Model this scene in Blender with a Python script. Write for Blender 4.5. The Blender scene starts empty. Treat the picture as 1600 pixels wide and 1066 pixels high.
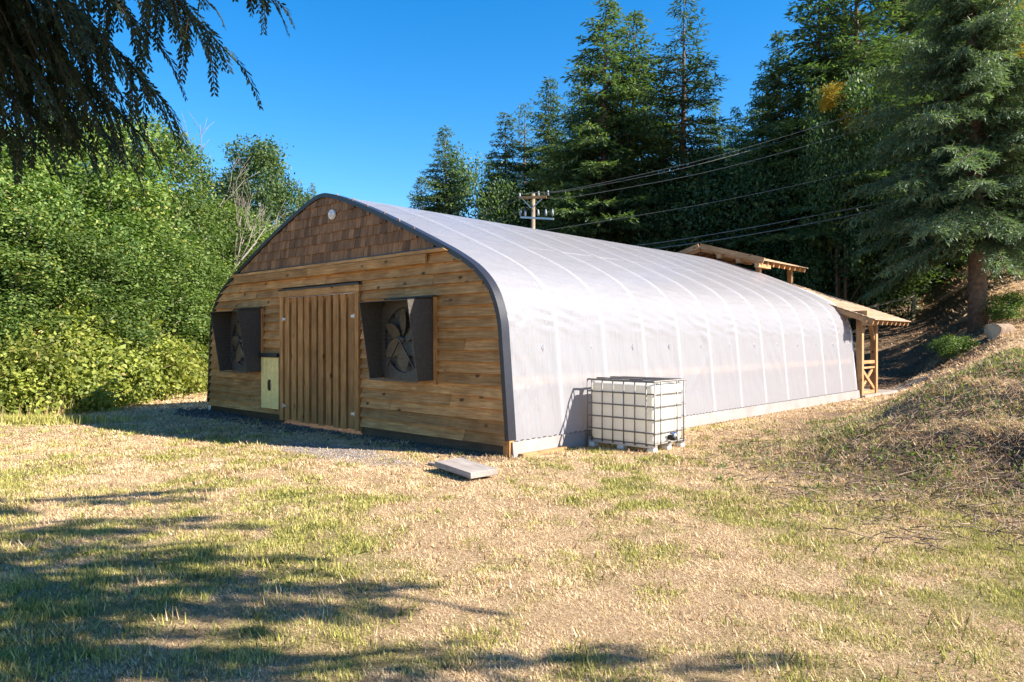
import bpy, math, random
import numpy as np
from mathutils import Vector, Matrix
random.seed(7)
rng = np.random.default_rng(11)
S = bpy.context.scene
COL = S.collection

# ------------------------------------------------------------------ camera, sky, sun, exposure
FPX = 1138.0; CAMH = 1.62; HOR = 531.0           # focal length and horizon in photo pixels (1600 wide)
cd = bpy.data.cameras.new('camera'); cam = bpy.data.objects.new('camera', cd); COL.objects.link(cam)
cd.sensor_width = 36; cd.lens = FPX / 1600 * 36; cd.clip_start = .05; cd.clip_end = 3000
cd.shift_y = -(533 - HOR) / 1600
cam.location = (0, 0, CAMH); cam.rotation_euler = (math.pi / 2, 0, 0)
S.camera = cam
SUN = Vector((1.356, -.383, 1.0)).normalized()
EL = math.asin(SUN.z); AZ = math.atan2(SUN.x, SUN.y)
W = bpy.data.worlds.new('World'); S.world = W; W.use_nodes = True
nt = W.node_tree; nt.nodes.clear()
sk = nt.nodes.new('ShaderNodeTexSky'); sk.sky_type = 'NISHITA'; sk.sun_disc = False
sk.sun_elevation = EL; sk.sun_rotation = AZ; sk.altitude = 200; sk.air_density = 1.0; sk.dust_density = .35; sk.ozone_density = 3.2
hs = nt.nodes.new('ShaderNodeHueSaturation'); hs.inputs['Saturation'].default_value = 1.4; hs.inputs['Value'].default_value = 1.0
bg = nt.nodes.new('ShaderNodeBackground'); bg.inputs['Strength'].default_value = .083
wo = nt.nodes.new('ShaderNodeOutputWorld')
nt.links.new(sk.outputs[0], hs.inputs['Color']); nt.links.new(hs.outputs[0], bg.inputs['Color']); nt.links.new(bg.outputs[0], wo.inputs['Surface'])
sl = bpy.data.lights.new('sun', 'SUN'); sl.energy = 5.0; sl.angle = math.radians(.5); sl.color = (1, .91, .77)
sun = bpy.data.objects.new('sun', sl); COL.objects.link(sun)
sun.rotation_euler = SUN.to_track_quat('Z', 'Y').to_euler(); sun.location = (20, -10, 30)
S.view_settings.view_transform = 'Standard'; S.view_settings.look = 'None'
S.view_settings.gamma = 1; S.view_settings.use_curve_mapping = False; S.view_settings.exposure = 1.64

# ------------------------------------------------------------------ helpers
def tag(o, label=None, cat=None, group=None, kind=None):
    if label: o['label'] = label
    if cat: o['category'] = cat
    if group: o['group'] = group
    if kind: o['kind'] = kind
    return o
def empty(name, loc=(0, 0, 0), rz=0, **k):
    o = bpy.data.objects.new(name, None); o.empty_display_size = .2; COL.objects.link(o)
    o.location = loc; o.rotation_euler = (0, 0, rz); return tag(o, **k)
def link(name, me, mat=None, parent=None):
    o = bpy.data.objects.new(name, me); COL.objects.link(o)
    if mat and not me.materials: me.materials.append(mat)
    if parent: o.parent = parent
    return o
def pm(name, v, f, mat=None, parent=None, smooth=False):
    me = bpy.data.meshes.new(name); me.from_pydata([tuple(map(float, p)) for p in v], [], f); me.update()
    if smooth: me.polygons.foreach_set('use_smooth', [True] * len(me.polygons))
    return link(name, me, mat, parent)
def npmesh(name, V, k, mat=None, parent=None, attr=None, col=None):
    """V: (N,k,3) independent faces of k corners; attr: per face float 'v'; col: per face rgb(a)"""
    n = len(V); me = bpy.data.meshes.new(name)
    me.vertices.add(n * k); me.loops.add(n * k); me.polygons.add(n)
    me.vertices.foreach_set('co', V.astype(np.float32).ravel())
    me.loops.foreach_set('vertex_index', np.arange(n * k, dtype=np.int32))
    me.polygons.foreach_set('loop_start', np.arange(0, n * k, k, dtype=np.int32))
    me.polygons.foreach_set('loop_total', np.full(n, k, dtype=np.int32))
    if attr is not None:
        a = me.attributes.new('v', 'FLOAT', 'POINT'); a.data.foreach_set('value', np.repeat(attr, k).astype(np.float32))
    if col is not None:
        a = me.color_attributes.new('Col', 'FLOAT_COLOR', 'POINT')
        c = np.ones((n, 4), np.float32); c[:, :3] = col
        a.data.foreach_set('color', np.repeat(c, k, axis=0).ravel())
    me.update(); me.validate()
    return link(name, me, mat, parent)
class MB:
    def __init__(s): s.v = []; s.f = []
    def add(s, v, f):
        b = len(s.v); s.v += [tuple(p) for p in v]; s.f += [tuple(i + b for i in q) for q in f]
    def box(s, a, b):
        x0, y0, z0 = a; x1, y1, z1 = b
        s.add([(x0,y0,z0),(x1,y0,z0),(x1,y1,z0),(x0,y1,z0),(x0,y0,z1),(x1,y0,z1),(x1,y1,z1),(x0,y1,z1)],
              [(0,3,2,1),(4,5,6,7),(0,1,5,4),(1,2,6,5),(2,3,7,6),(3,0,4,7)])
    def bar(s, p, q, w, h, up=(0, 0, 1)):
        p = Vector(p); q = Vector(q); d = (q - p).normalized(); u = Vector(up)
        r = d.cross(u)
        if r.length < 1e-3: r = d.cross(Vector((1, 0, 0)))
        r.normalize(); u = r.cross(d)
        c = []
        for e in (p, q):
            for a, b in ((-1,-1),(1,-1),(1,1),(-1,1)): c.append(e + r * (a * w / 2) + u * (b * h / 2))
        s.add(c, [(0,1,2,3),(7,6,5,4),(0,4,5,1),(1,5,6,2),(2,6,7,3),(3,7,4,0)])
    def tube(s, pts, rad, n=6):
        pts = [Vector(p) for p in pts]; m = len(pts)
        if not hasattr(rad, '__len__'): rad = [rad] * m
        b = len(s.v); pr = None
        for i, p in enumerate(pts):
            d = (pts[min(i + 1, m - 1)] - pts[max(i - 1, 0)]).normalized()
            if pr is None:
                r = d.cross(Vector((0, 0, 1)))
                if r.length < 1e-2: r = Vector((1, 0, 0))
            else: r = pr - d * pr.dot(d)
            r.normalize(); pr = r; u = d.cross(r)
            for k in range(n):
                a = 2 * math.pi * k / n; s.v.append(tuple(p + (r * math.cos(a) + u * math.sin(a)) * rad[i]))
        for i in range(m - 1):
            for k in range(n):
                a = b + i * n + k; c = b + i * n + (k + 1) % n; s.f.append((a, c, c + n, a + n))
        s.f.append(tuple(b + k for k in range(n))[::-1]); s.f.append(tuple(b + (m - 1) * n + k for k in range(n)))
    def obj(s, name, mat=None, parent=None, smooth=False): return pm(name, s.v, s.f, mat, parent, smooth)
def box(name, a, b, mat, parent):
    m = MB(); m.box(a, b); return m.obj(name, mat, parent)
def bar(name, p, q, w, h, mat, parent, up=(0, 0, 1)):
    m = MB(); m.bar(p, q, w, h, up); return m.obj(name, mat, parent)
def tube(name, pts, r, mat, parent, n=6):
    m = MB(); m.tube(pts, r, n); return m.obj(name, mat, parent, True)
def bevel(o, w, seg=2):
    b = o.modifiers.new('bevel', 'BEVEL'); b.width = w; b.segments = seg; b.limit_method = 'ANGLE'; return o

def hash2(i, j, s): 
    t = np.sin(i * 127.1 + j * 311.7 + s * 74.7) * 43758.5453
    return t - np.floor(t)
def vnoise(x, y, sc, seed=0):
    x = np.asarray(x, float) / sc; y = np.asarray(y, float) / sc
    i = np.floor(x); j = np.floor(y); u = x - i; v = y - j
    u = u * u * (3 - 2 * u); v = v * v * (3 - 2 * v)
    return (hash2(i, j, seed) * (1 - u) + hash2(i + 1, j, seed) * u) * (1 - v) + (hash2(i, j + 1, seed) * (1 - u) + hash2(i + 1, j + 1, seed) * u) * v
def fbm(x, y, sc, seed=0, o=4):
    a = 0; w = .5; t = 0
    for k in range(o): a = a + w * vnoise(x, y, sc / 2 ** k, seed + k * 13); t += w; w *= .55
    return a / t
def sstep(a, b, x):
    t = np.clip((np.asarray(x, float) - a) / (b - a), 0, 1); return t * t * (3 - 2 * t)
def unproj(px, py, d):
    return Vector(((px - 800) / FPX * d, d, CAMH + (HOR - py) / FPX * d))

# greenhouse frame: origin = front right ground corner
GO = np.array([-.01, 10.09]); LX = np.array([.7285, -.685]); LY = np.array([.685, .7285]); GR = math.atan2(-.685, .7285)
def to_local(x, y):
    dx = x - GO[0]; dy = y - GO[1]; return dx * LX[0] + dy * LX[1], dx * LY[0] + dy * LY[1]
def to_world(lx, ly): return GO[0] + lx * LX[0] + ly * LY[0], GO[1] + lx * LX[1] + ly * LY[1]
GL = 14.2; GW = 9.43; GC = -GW / 2

# ------------------------------------------------------------------ materials
def mat(name):
    m = bpy.data.materials.new(name); m.use_nodes = True
    return m, m.node_tree, m.node_tree.nodes['Principled BSDF']
def N(nt, t, **k):
    n = nt.nodes.new(t)
    for a, b in k.items(): setattr(n, a, b)
    return n
def ramp(nt, src, stops):
    r = N(nt, 'ShaderNodeValToRGB'); el = r.color_ramp.elements
    while len(el) < len(stops): el.new(.5)
    for e, (p, c) in zip(el, stops): e.position = p; e.color = (*c, 1) if len(c) == 3 else c
    nt.links.new(src, r.inputs[0]); return r.outputs[0]
def mixc(nt, fac, a, b, mode='MIX'):
    m = N(nt, 'ShaderNodeMix', data_type='RGBA', blend_type=mode)
    for s, v in ((m.inputs[0], fac), (m.inputs[6], a), (m.inputs[7], b)):
        if hasattr(v, 'is_linked'): nt.links.new(v, s)
        else: s.default_value = v if not isinstance(v, tuple) else (*v, 1)
    return m.outputs[2]
def bump(nt, p, h, st=.3, d=.02):
    b = N(nt, 'ShaderNodeBump'); b.inputs['Strength'].default_value = st; b.inputs['Distance'].default_value = d
    nt.links.new(h, b.inputs['Height']); nt.links.new(b.outputs[0], p.inputs['Normal'])
def noise(nt, vec, sc, det=4, rough=.6):
    n = N(nt, 'ShaderNodeTexNoise'); n.inputs['Scale'].default_value = sc; n.inputs['Detail'].default_value = det; n.inputs['Roughness'].default_value = rough
    if vec is not None: nt.links.new(vec, n.inputs['Vector'])
    return n.outputs[0]
def wood(name, c0, c1, c2, axis, knot=True, rough=.7, vary=.5):
    """grain runs along axis (0 x, 1 y, 2 z) of the thing's own coordinates"""
    m, nt, p = mat(name)
    tc = N(nt, 'ShaderNodeTexCoord'); oi = N(nt, 'ShaderNodeObjectInfo')
    ad = N(nt, 'ShaderNodeVectorMath', operation='ADD'); ml = N(nt, 'ShaderNodeVectorMath', operation='SCALE'); ml.inputs['Scale'].default_value = 37
    cx = N(nt, 'ShaderNodeCombineXYZ')
    for i in range(3): nt.links.new(oi.outputs['Random'], cx.inputs[i])
    nt.links.new(cx.outputs[0], ml.inputs[0]); nt.links.new(tc.outputs['Object'], ad.inputs[0]); nt.links.new(ml.outputs[0], ad.inputs[1])
    mp = N(nt, 'ShaderNodeMapping'); s = [1, 1, 1]; s[axis] = .07; mp.inputs['Scale'].default_value = s
    nt.links.new(ad.outputs[0], mp.inputs[0])
    g = noise(nt, mp.outputs[0], 34, 5, .65)
    base = ramp(nt, g, [(.3, c0), (.52, c1), (.75, c2)])
    big = noise(nt, ad.outputs[0], 2.2, 3)
    base = mixc(nt, ramp(nt, big, [(.38, (0, 0, 0)), (.68, (.5, .5, .5))]), base, tuple(x * .62 for x in c0))
    rv = N(nt, 'ShaderNodeMapRange'); rv.inputs[3].default_value = 1 - vary * .5; rv.inputs[4].default_value = 1 + vary * .45
    nt.links.new(oi.outputs['Random'], rv.inputs[0])
    cc = N(nt, 'ShaderNodeCombineXYZ')
    for i in range(3): nt.links.new(rv.outputs[0], cc.inputs[i])
    base = mixc(nt, 1.0, base, cc.outputs[0], 'MULTIPLY')
    if knot:
        mk = N(nt, 'ShaderNodeMapping'); sk_ = [1, 1, 1]; sk_[axis] = .55; mk.inputs['Scale'].default_value = sk_
        nt.links.new(ad.outputs[0], mk.inputs[0])
        v = N(nt, 'ShaderNodeTexVoronoi'); v.inputs['Scale'].default_value = 4.4; nt.links.new(mk.outputs[0], v.inputs['Vector'])
        k = ramp(nt, v.outputs['Distance'], [(.06, (1, 1, 1)), (.16, (0, 0, 0))])
        base = mixc(nt, k, base, tuple(x * .3 for x in c0))
    nt.links.new(base, p.inputs['Base Color']); p.inputs['Roughness'].default_value = rough; p.inputs['Specular IOR Level'].default_value = .25
    bump(nt, p, g, .35, .01); return m
def plain(name, c, rough=.6, metal=0, var=.25, sc=12, bs=.15):
    m, nt, p = mat(name); tc = N(nt, 'ShaderNodeTexCoord'); n = noise(nt, tc.outputs['Object'], sc, 5)
    nt.links.new(ramp(nt, n, [(.3, tuple(x * (1 - var) for x in c)), (.7, tuple(min(1, x * (1 + var)) for x in c))]), p.inputs['Base Color'])
    p.inputs['Roughness'].default_value = rough; p.inputs['Metallic'].default_value = metal; p.inputs['Specular IOR Level'].default_value = .35
    bump(nt, p, n, bs, .01); return m
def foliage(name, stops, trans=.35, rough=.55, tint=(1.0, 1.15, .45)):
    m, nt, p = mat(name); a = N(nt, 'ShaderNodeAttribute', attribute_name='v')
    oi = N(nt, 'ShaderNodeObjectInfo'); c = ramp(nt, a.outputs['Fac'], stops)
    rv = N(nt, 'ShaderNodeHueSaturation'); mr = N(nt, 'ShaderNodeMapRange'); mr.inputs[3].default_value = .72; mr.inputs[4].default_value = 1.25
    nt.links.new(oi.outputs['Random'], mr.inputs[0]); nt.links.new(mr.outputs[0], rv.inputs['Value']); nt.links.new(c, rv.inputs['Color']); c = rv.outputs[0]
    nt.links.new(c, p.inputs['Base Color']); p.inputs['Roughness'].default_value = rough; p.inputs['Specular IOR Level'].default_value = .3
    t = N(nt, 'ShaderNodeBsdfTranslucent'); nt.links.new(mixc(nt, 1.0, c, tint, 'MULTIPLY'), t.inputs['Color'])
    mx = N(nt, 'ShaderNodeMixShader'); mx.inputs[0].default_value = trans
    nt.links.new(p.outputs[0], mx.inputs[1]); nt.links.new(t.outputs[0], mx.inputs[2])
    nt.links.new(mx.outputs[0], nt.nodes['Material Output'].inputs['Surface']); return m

M = {}
CED = ((.29, .135, .04), (.5, .265, .095), (.66, .4, .17))
M['siding'] = wood('cedar_siding', *CED, 0, vary=.6)
M['plank'] = wood('cedar_plank', (.29, .13, .038), (.46, .225, .075), (.6, .33, .13), 2, vary=.35)
M['timber_x'] = wood('timber_x', (.3, .16, .07), (.44, .25, .12), (.56, .35, .18), 0, vary=.2)
M['timber_y'] = wood('timber_y', (.3, .16, .07), (.44, .25, .12), (.56, .35, .18), 1, vary=.2)
M['timber_z'] = wood('timber_z', (.3, .16, .07), (.44, .25, .12), (.56, .35, .18), 2, vary=.2)
M['shingle'] = wood('cedar_shingle', (.16, .08, .036), (.26, .135, .062), (.37, .205, .1), 2, knot=False, vary=.8)
M['roof_board'] = wood('roof_board', (.26, .17, .11), (.36, .25, .17), (.44, .32, .23), 1, knot=False, vary=.25)
M['dark_wood'] = wood('dark_wood', (.06, .04, .025), (.1, .065, .04), (.14, .09, .05), 0, knot=False)
M['grey_wood'] = wood('grey_wood', (.22, .19, .17), (.32, .28, .26), (.4, .36, .34), 0, knot=False, vary=.2)
M['fence_wood'] = wood('fence_wood', (.3, .24, .16), (.42, .34, .23), (.5, .42, .3), 0, knot=False)
M['pole_wood'] = wood('pole_wood', (.16, .125, .095), (.23, .185, .135), (.3, .25, .19), 2, knot=False)
M['rubber'] = plain('black_trim', (.018, .018, .026), .38, 0, .3, 40, .2)
M['hood'] = plain('hood_black', (.065, .057, .05), .5, 0, .35, 30, .25)
M['blade'] = plain('fan_blade_metal', (.1, .08, .05), .5, .2, .3, 8)
M['steel'] = plain('galvanised_steel', (.5, .5, .52), .42, .75, .2, 60)
M['cage'] = plain('cage_steel', (.2, .185, .17), .5, .35, .25, 60)
M['dark_metal'] = plain('dark_metal', (.1, .09, .09), .5, .5, .3, 30)
M['hatch'] = plain('yellow_metal_sheet', (.85, .66, .26), .45, .1, .12, 10)
M['black'] = plain('black_plastic', (.02, .02, .022), .5)
M['blue'] = plain('blue_plastic', (.03, .06, .16), .5)
M['white'] = plain('white_enamel', (.75, .74, .7), .4, 0, .08)
M['bark'] = plain('conifer_bark', (.13, .085, .06), .9, 0, .45, 9, .9)
M['cedar_bark'] = plain('cedar_bark', (.045, .03, .025), .9, 0, .4, 10, .9)
M['grey_bark'] = plain('grey_bark', (.19, .165, .14), .85, 0, .35, 9, .6)
M['stone'] = plain('gravel_stone', (.21, .18, .17), .85, 0, .35, 3)
M['rock'] = plain('dark_clod', (.09, .075, .065), .95, 0, .4, 8, .9)
M['log'] = plain('weathered_log', (.2, .14, .1), .9, 0, .4, 7, .7)
M['twig'] = plain('dead_twig', (.2, .145, .105), .9, 0, .35, 9)
M['insulator'] = plain('insulator_grey', (.26, .27, .33), .3, 0, .1)
M['wire'] = plain('aluminium_wire', (.16, .165, .15), .45, .4, .1)
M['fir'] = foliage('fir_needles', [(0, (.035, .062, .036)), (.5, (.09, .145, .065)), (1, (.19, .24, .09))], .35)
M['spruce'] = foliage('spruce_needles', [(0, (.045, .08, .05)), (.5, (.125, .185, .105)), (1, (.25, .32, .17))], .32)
M['cedar'] = foliage('cedar_fronds', [(0, (.008, .018, .013)), (.6, (.02, .04, .022)), (1, (.05, .075, .03))], .25, .7)  # base darkened: the crown's own shade is put into the frond colour
M['alder'] = foliage('alder_leaves', [(0, (.045, .09, .022)), (.5, (.125, .2, .048)), (.9, (.24, .31, .08)), (1, (.34, .33, .1))], .42)
M['maple'] = foliage('maple_leaves', [(0, (.035, .07, .035)), (.6, (.09, .145, .055)), (1, (.2, .25, .07))], .42)
M['yellow'] = foliage('yellow_leaves', [(0, (.2, .16, .03)), (.5, (.5, .34, .03)), (1, (.6, .46, .06))], .4, tint=(1.1, 1, .5))
M['bramble'] = foliage('bramble_leaves', [(0, (.1, .14, .03)), (.5, (.25, .29, .06)), (.88, (.38, .38, .08)), (1, (.5, .38, .17))], .42)
M['weed'] = foliage('weed_leaves', [(0, (.05, .09, .025)), (.6, (.12, .18, .04)), (1, (.22, .26, .07))], .35)

# ground: dry lawn; colour attribute r = green, g = gravel, b = bare soil
def ground_mat(name, blades):
    m, nt, p = mat(name); a = N(nt, 'ShaderNodeVertexColor', layer_name='Col'); sp = N(nt, 'ShaderNodeSeparateColor'); nt.links.new(a.outputs[0], sp.inputs[0])
    ge = N(nt, 'ShaderNodeNewGeometry'); n1 = noise(nt, ge.outputs['Position'], 46, 8, .8); n2 = noise(nt, ge.outputs['Position'], 2.3, 5, .65)
    if blades:
        v = N(nt, 'ShaderNodeAttribute', attribute_name='v'); f = v.outputs['Fac']
        dry = ramp(nt, f, [(0, (.2, .115, .055)), (.4, (.6, .42, .235)), (1, (.87, .71, .48))])
        grn = ramp(nt, f, [(0, (.06, .08, .015)), (.45, (.28, .29, .055)), (1, (.58, .54, .17))])
        c = mixc(nt, sp.outputs[0], dry, grn)
        c = mixc(nt, sp.outputs[2], c, mixc(nt, 1.0, c, (.62, .5, .45), 'MULTIPLY'))
    else:
        dry = ramp(nt, n1, [(.32, (.17, .1, .06)), (.48, (.5, .34, .205)), (.66, (.76, .57, .39))])
        grn = ramp(nt, n1, [(.32, (.08, .075, .025)), (.48, (.24, .22, .075)), (.66, (.44, .38, .17))])
        c = mixc(nt, sp.outputs[0], dry, grn)
        c = mixc(nt, ramp(nt, n2, [(.45, (0, 0, 0)), (.75, (.5, .5, .5))]), c, (.36, .23, .13))
        soil = ramp(nt, n1, [(.34, (.045, .03, .022)), (.5, (.13, .085, .06)), (.66, (.3, .21, .14))])
        c = mixc(nt, sp.outputs[2], c, soil)
        vo = N(nt, 'ShaderNodeTexVoronoi'); vo.inputs['Scale'].default_value = 34; nt.links.new(ge.outputs['Position'], vo.inputs['Vector'])
        gv = ramp(nt, vo.outputs['Color'], [(.1, (.12, .095, .09)), (.5, (.24, .2, .185)), (.9, (.4, .35, .33))])
        c = mixc(nt, sp.outputs[1], c, gv)
        bump(nt, p, n1, 1.0, .06)
    nt.links.new(c, p.inputs['Base Color']); p.inputs['Roughness'].default_value = .85; p.inputs['Specular IOR Level'].default_value = .15
    if blades:
        t = N(nt, 'ShaderNodeBsdfTranslucent'); nt.links.new(c, t.inputs['Color']); mx = N(nt, 'ShaderNodeMixShader'); mx.inputs[0].default_value = .3
        nt.links.new(p.outputs[0], mx.inputs[1]); nt.links.new(t.outputs[0], mx.inputs[2]); nt.links.new(mx.outputs[0], nt.nodes['Material Output'].inputs['Surface'])
    return m
M['ground'] = ground_mat('dry_lawn_soil', False); M['blades'] = ground_mat('grass_blades', True)

def film_mat():
    m, nt, p = mat('greenhouse_film'); nt.nodes.remove(p)
    tc = N(nt, 'ShaderNodeTexCoord'); mp = N(nt, 'ShaderNodeMapping'); mp.inputs['Scale'].default_value = (1, 1, 1)
    nt.links.new(tc.outputs['Object'], mp.inputs[0])
    n1 = noise(nt, mp.outputs[0], 2.2, 3, .5)
    mp2 = N(nt, 'ShaderNodeMapping'); mp2.inputs['Scale'].default_value = (1, 5.5, .6); nt.links.new(tc.outputs['Object'], mp2.inputs[0])
    n2 = noise(nt, mp2.outputs[0], 3.0, 3, .5)
    ad = N(nt, 'ShaderNodeMath', operation='ADD'); nt.links.new(n1, ad.inputs[0]); nt.links.new(n2, ad.inputs[1])
    b = N(nt, 'ShaderNodeBump'); b.inputs['Strength'].default_value = .35; b.inputs['Distance'].default_value = .05; nt.links.new(ad.outputs[0], b.inputs['Height'])
    mp3 = N(nt, 'ShaderNodeMapping'); mp3.inputs['Scale'].default_value = (2.5, 1.1, 7.5); mp3.inputs['Rotation'].default_value = (.35, 0, 0); nt.links.new(tc.outputs['Object'], mp3.inputs[0])
    n3 = noise(nt, mp3.outputs[0], 2.4, 4, .55); sx = N(nt, 'ShaderNodeSeparateXYZ'); nt.links.new(tc.outputs['Object'], sx.inputs[0])
    msk = N(nt, 'ShaderNodeMapRange'); msk.inputs[1].default_value = 1.4; msk.inputs[2].default_value = 2.0; nt.links.new(sx.outputs[2], msk.inputs[0])
    msk2 = N(nt, 'ShaderNodeMapRange'); msk2.inputs[1].default_value = 2.75; msk2.inputs[2].default_value = 2.3; nt.links.new(sx.outputs[2], msk2.inputs[0])
    q1 = N(nt, 'ShaderNodeMath', operation='MULTIPLY'); nt.links.new(msk.outputs[0], q1.inputs[0]); nt.links.new(msk2.outputs[0], q1.inputs[1])
    q2 = N(nt, 'ShaderNodeMath', operation='MULTIPLY'); nt.links.new(q1.outputs[0], q2.inputs[0]); nt.links.new(n3, q2.inputs[1])
    b2 = N(nt, 'ShaderNodeBump'); b2.inputs['Strength'].default_value = .12; b2.inputs['Distance'].default_value = .09; nt.links.new(q2.outputs[0], b2.inputs['Height']); nt.links.new(b.outputs[0], b2.inputs['Normal']); b = b2
    d = N(nt, 'ShaderNodeBsdfDiffuse'); d.inputs['Color'].default_value = (.58, .565, .6, 1)
    t = N(nt, 'ShaderNodeBsdfTranslucent'); t.inputs['Color'].default_value = (.72, .715, .75, 1)
    du = N(nt, 'ShaderNodeMapRange'); du.inputs[1].default_value = 2.3; du.inputs[2].default_value = 3.6; du.inputs[3].default_value = 0; du.inputs[4].default_value = .8; nt.links.new(sx.outputs[2], du.inputs[0])   # diffuse colour darker towards the flatter top, varied by noise
    dn = N(nt, 'ShaderNodeMath', operation='MULTIPLY'); nt.links.new(du.outputs[0], dn.inputs[0]); nt.links.new(ramp(nt, n1, [(.2, (.75, .75, .75)), (.7, (1, 1, 1))]), dn.inputs[1])
    nt.links.new(mixc(nt, dn.outputs[0], (.465, .462, .505), (.32, .31, .34)), d.inputs['Color'])
    g = N(nt, 'ShaderNodeBsdfGlossy'); g.inputs['Color'].default_value = (1, 1, 1, 1); g.inputs['Roughness'].default_value = .24
    x = N(nt, 'ShaderNodeBsdfTransparent'); x.inputs['Color'].default_value = (.95, .95, .97, 1)
    for k in (d, t, g): nt.links.new(b.outputs[0], k.inputs['Normal'])
    def mix(f, a, c):
        q = N(nt, 'ShaderNodeMixShader')
        if hasattr(f, 'is_linked'): nt.links.new(f, q.inputs[0])
        else: q.inputs[0].default_value = f
        nt.links.new(a.outputs[0], q.inputs[1]); nt.links.new(c.outputs[0], q.inputs[2]); return q
    fr = N(nt, 'ShaderNodeFresnel'); fr.inputs['IOR'].default_value = 1.45; nt.links.new(b.outputs[0], fr.inputs['Normal'])
    fm = N(nt, 'ShaderNodeMath', operation='MULTIPLY'); fm.inputs[1].default_value = .5; nt.links.new(fr.outputs[0], fm.inputs[0])
    s = mix(.45, d, t); s = mix(.24, s, x); s = mix(fm.outputs[0], s, g)
    nt.links.new(s.outputs[0], nt.nodes['Material Output'].inputs['Surface']); return m
M['film'] = film_mat()
def tank_mat():
    m, nt, p = mat('tank_plastic'); p.inputs['Base Color'].default_value = (.82, .8, .74, 1); p.inputs['Roughness'].default_value = .4
    t = N(nt, 'ShaderNodeBsdfTranslucent'); t.inputs['Color'].default_value = (.85, .8, .72, 1); mx = N(nt, 'ShaderNodeMixShader'); mx.inputs[0].default_value = .4
    nt.links.new(p.outputs[0], mx.inputs[1]); nt.links.new(t.outputs[0], mx.inputs[2]); nt.links.new(mx.outputs[0], nt.nodes['Material Output'].inputs['Surface']); return m
M['tank'] = tank_mat()

# ------------------------------------------------------------------ ground
def bankd(x, y):
    return np.minimum(x - (3.3 + .15 * np.clip(y - 6, 0, 3) + .64 * np.clip(y - 10.5, 0, 30)), (x - 4.2) * .75 + (y - 9) * .5 + .35)
def gz(x, y):
    x = np.asarray(x, float); y = np.asarray(y, float)
    foot = x - bankd(x, y) + 1.2 * (fbm(x, y, 4, 3, 2) - .5)
    bank = 1.36 * sstep(-.3, 4.1, x - foot) 
    hill = .24 * np.clip(x - 14.5 - .08 * (y - 24), 0, 9) * sstep(16, 22, y) + .19 * np.clip(y - 24, 0, 14) * sstep(9.5, 15.5, x) 
    z = bank + hill
    m = sstep(0.02, .5, bank)
    z = z + .10 * sstep(-2.4, 0, x - foot) * (fbm(x, y, .5, 71, 3) - .5) + m * .34 * (fbm(x, y, .9, 21, 4) - .5) + .05 * (fbm(x, y, 1.6, 5, 3) - .5) * (1 - m)
    z = z - .12 * sstep(-2, -8, x) * sstep(16, 12, y) 
    lx, ly = to_local(x, y)
    inside = sstep(-10.2, -9.6, lx) * sstep(.9, .25, lx) * sstep(-.9, -.2, ly) * sstep(18.5, 17.5, ly)
    return z * (1 - inside) + (-.01) * inside
def zones(x, y):
    g = fbm(x + .5 * vnoise(x, y, .6, 3), y, 1.5, 31, 4); g2 = fbm(x, y + .3 * vnoise(x, y, .4, 9), .3, 57, 4)
    green = np.clip(.05 + .8 * sstep(.41, .74, .5 * g + .5 * g2 + .06 * sstep(8, 3, y) - .06 * sstep(9, 15, y)), 0, 1)
    lx, ly = to_local(x, y)
    gr = .9 * sstep(1.25, .6, np.hypot((lx + 2.2) / 1.5, (ly + 1.5) / .5) + .9 * (fbm(x, y, .7, 77, 3) - .5))
    gr = np.maximum(gr, sstep(1.3, .8, np.hypot((x - 11.9) / 1.3, (y - 22.4) / 1.2) + .8 * (fbm(x, y, 1, 78, 2) - .5)))
    foot = x - bankd(x, y)
    m = sstep(-2.6, .6, x - foot + .8 * (fbm(x, y, 1.2, 61, 3) - .5)) * sstep(3.6, 5.5, y)
    soil = m * (.22 + .78 * sstep(.42, .57, fbm(x, y, .7, 91, 4))) * sstep(4.4, 2.8, x - foot)
    soil = np.maximum(soil, .12 * sstep(14, 16, x) * sstep(.3, .5, fbm(x, y, 3, 92, 3)) * sstep(18, 21, y))
    soil = np.maximum(soil, sstep(-.8, -.1, ly) * sstep(-9.8, -9.3, lx) * sstep(.3, 0, lx) * .8)
    green = green * (1 - .75 * sstep(14, 20, y)) * (1 - .45 * m)
    green = np.maximum(green, .9 * sstep(1.6, .4, np.hypot((x + 10.0) / 1.6, (y - 14.6) / .4)))
    return green, gr, soil
def axis_pts(n, s, k, c): return c + s * np.sinh(np.linspace(-k, k, n))
gx = axis_pts(372, 4.2, 5.4, 1.0); gy = axis_pts(372, 4.2, 5.4, 9.0)
GX, GY = np.meshgrid(gx, gy); GZ = gz(GX, GY)
nx = len(gx); V = np.stack([GX, GY, GZ], -1).reshape(-1, 3)
idx = np.arange(nx * nx).reshape(nx, nx)
Q = np.stack([idx[:-1, :-1], idx[:-1, 1:], idx[1:, 1:], idx[1:, :-1]], -1).reshape(-1, 4)
me = bpy.data.meshes.new('ground'); me.vertices.add(len(V)); me.loops.add(Q.size); me.polygons.add(len(Q))
me.vertices.foreach_set('co', V.astype(np.float32).ravel()); me.loops.foreach_set('vertex_index', Q.astype(np.int32).ravel())
me.polygons.foreach_set('loop_start', np.arange(0, Q.size, 4, dtype=np.int32)); me.polygons.foreach_set('loop_total', np.full(len(Q), 4, np.int32))
me.polygons.foreach_set('use_smooth', np.ones(len(Q), bool))
ca = me.color_attributes.new('Col', 'FLOAT_COLOR', 'POINT'); zz = zones(GX, GY)
cc = np.ones((len(V), 4), np.float32); 
for k in range(3): cc[:, k] = zz[k].ravel()
ca.data.foreach_set('color', cc.ravel()); me.update(); me.validate()
tag(link('ground', me, M['ground']), kind='structure')
def gzf(x, y): return float(gz(np.array([x]), np.array([y]))[0])

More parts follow.
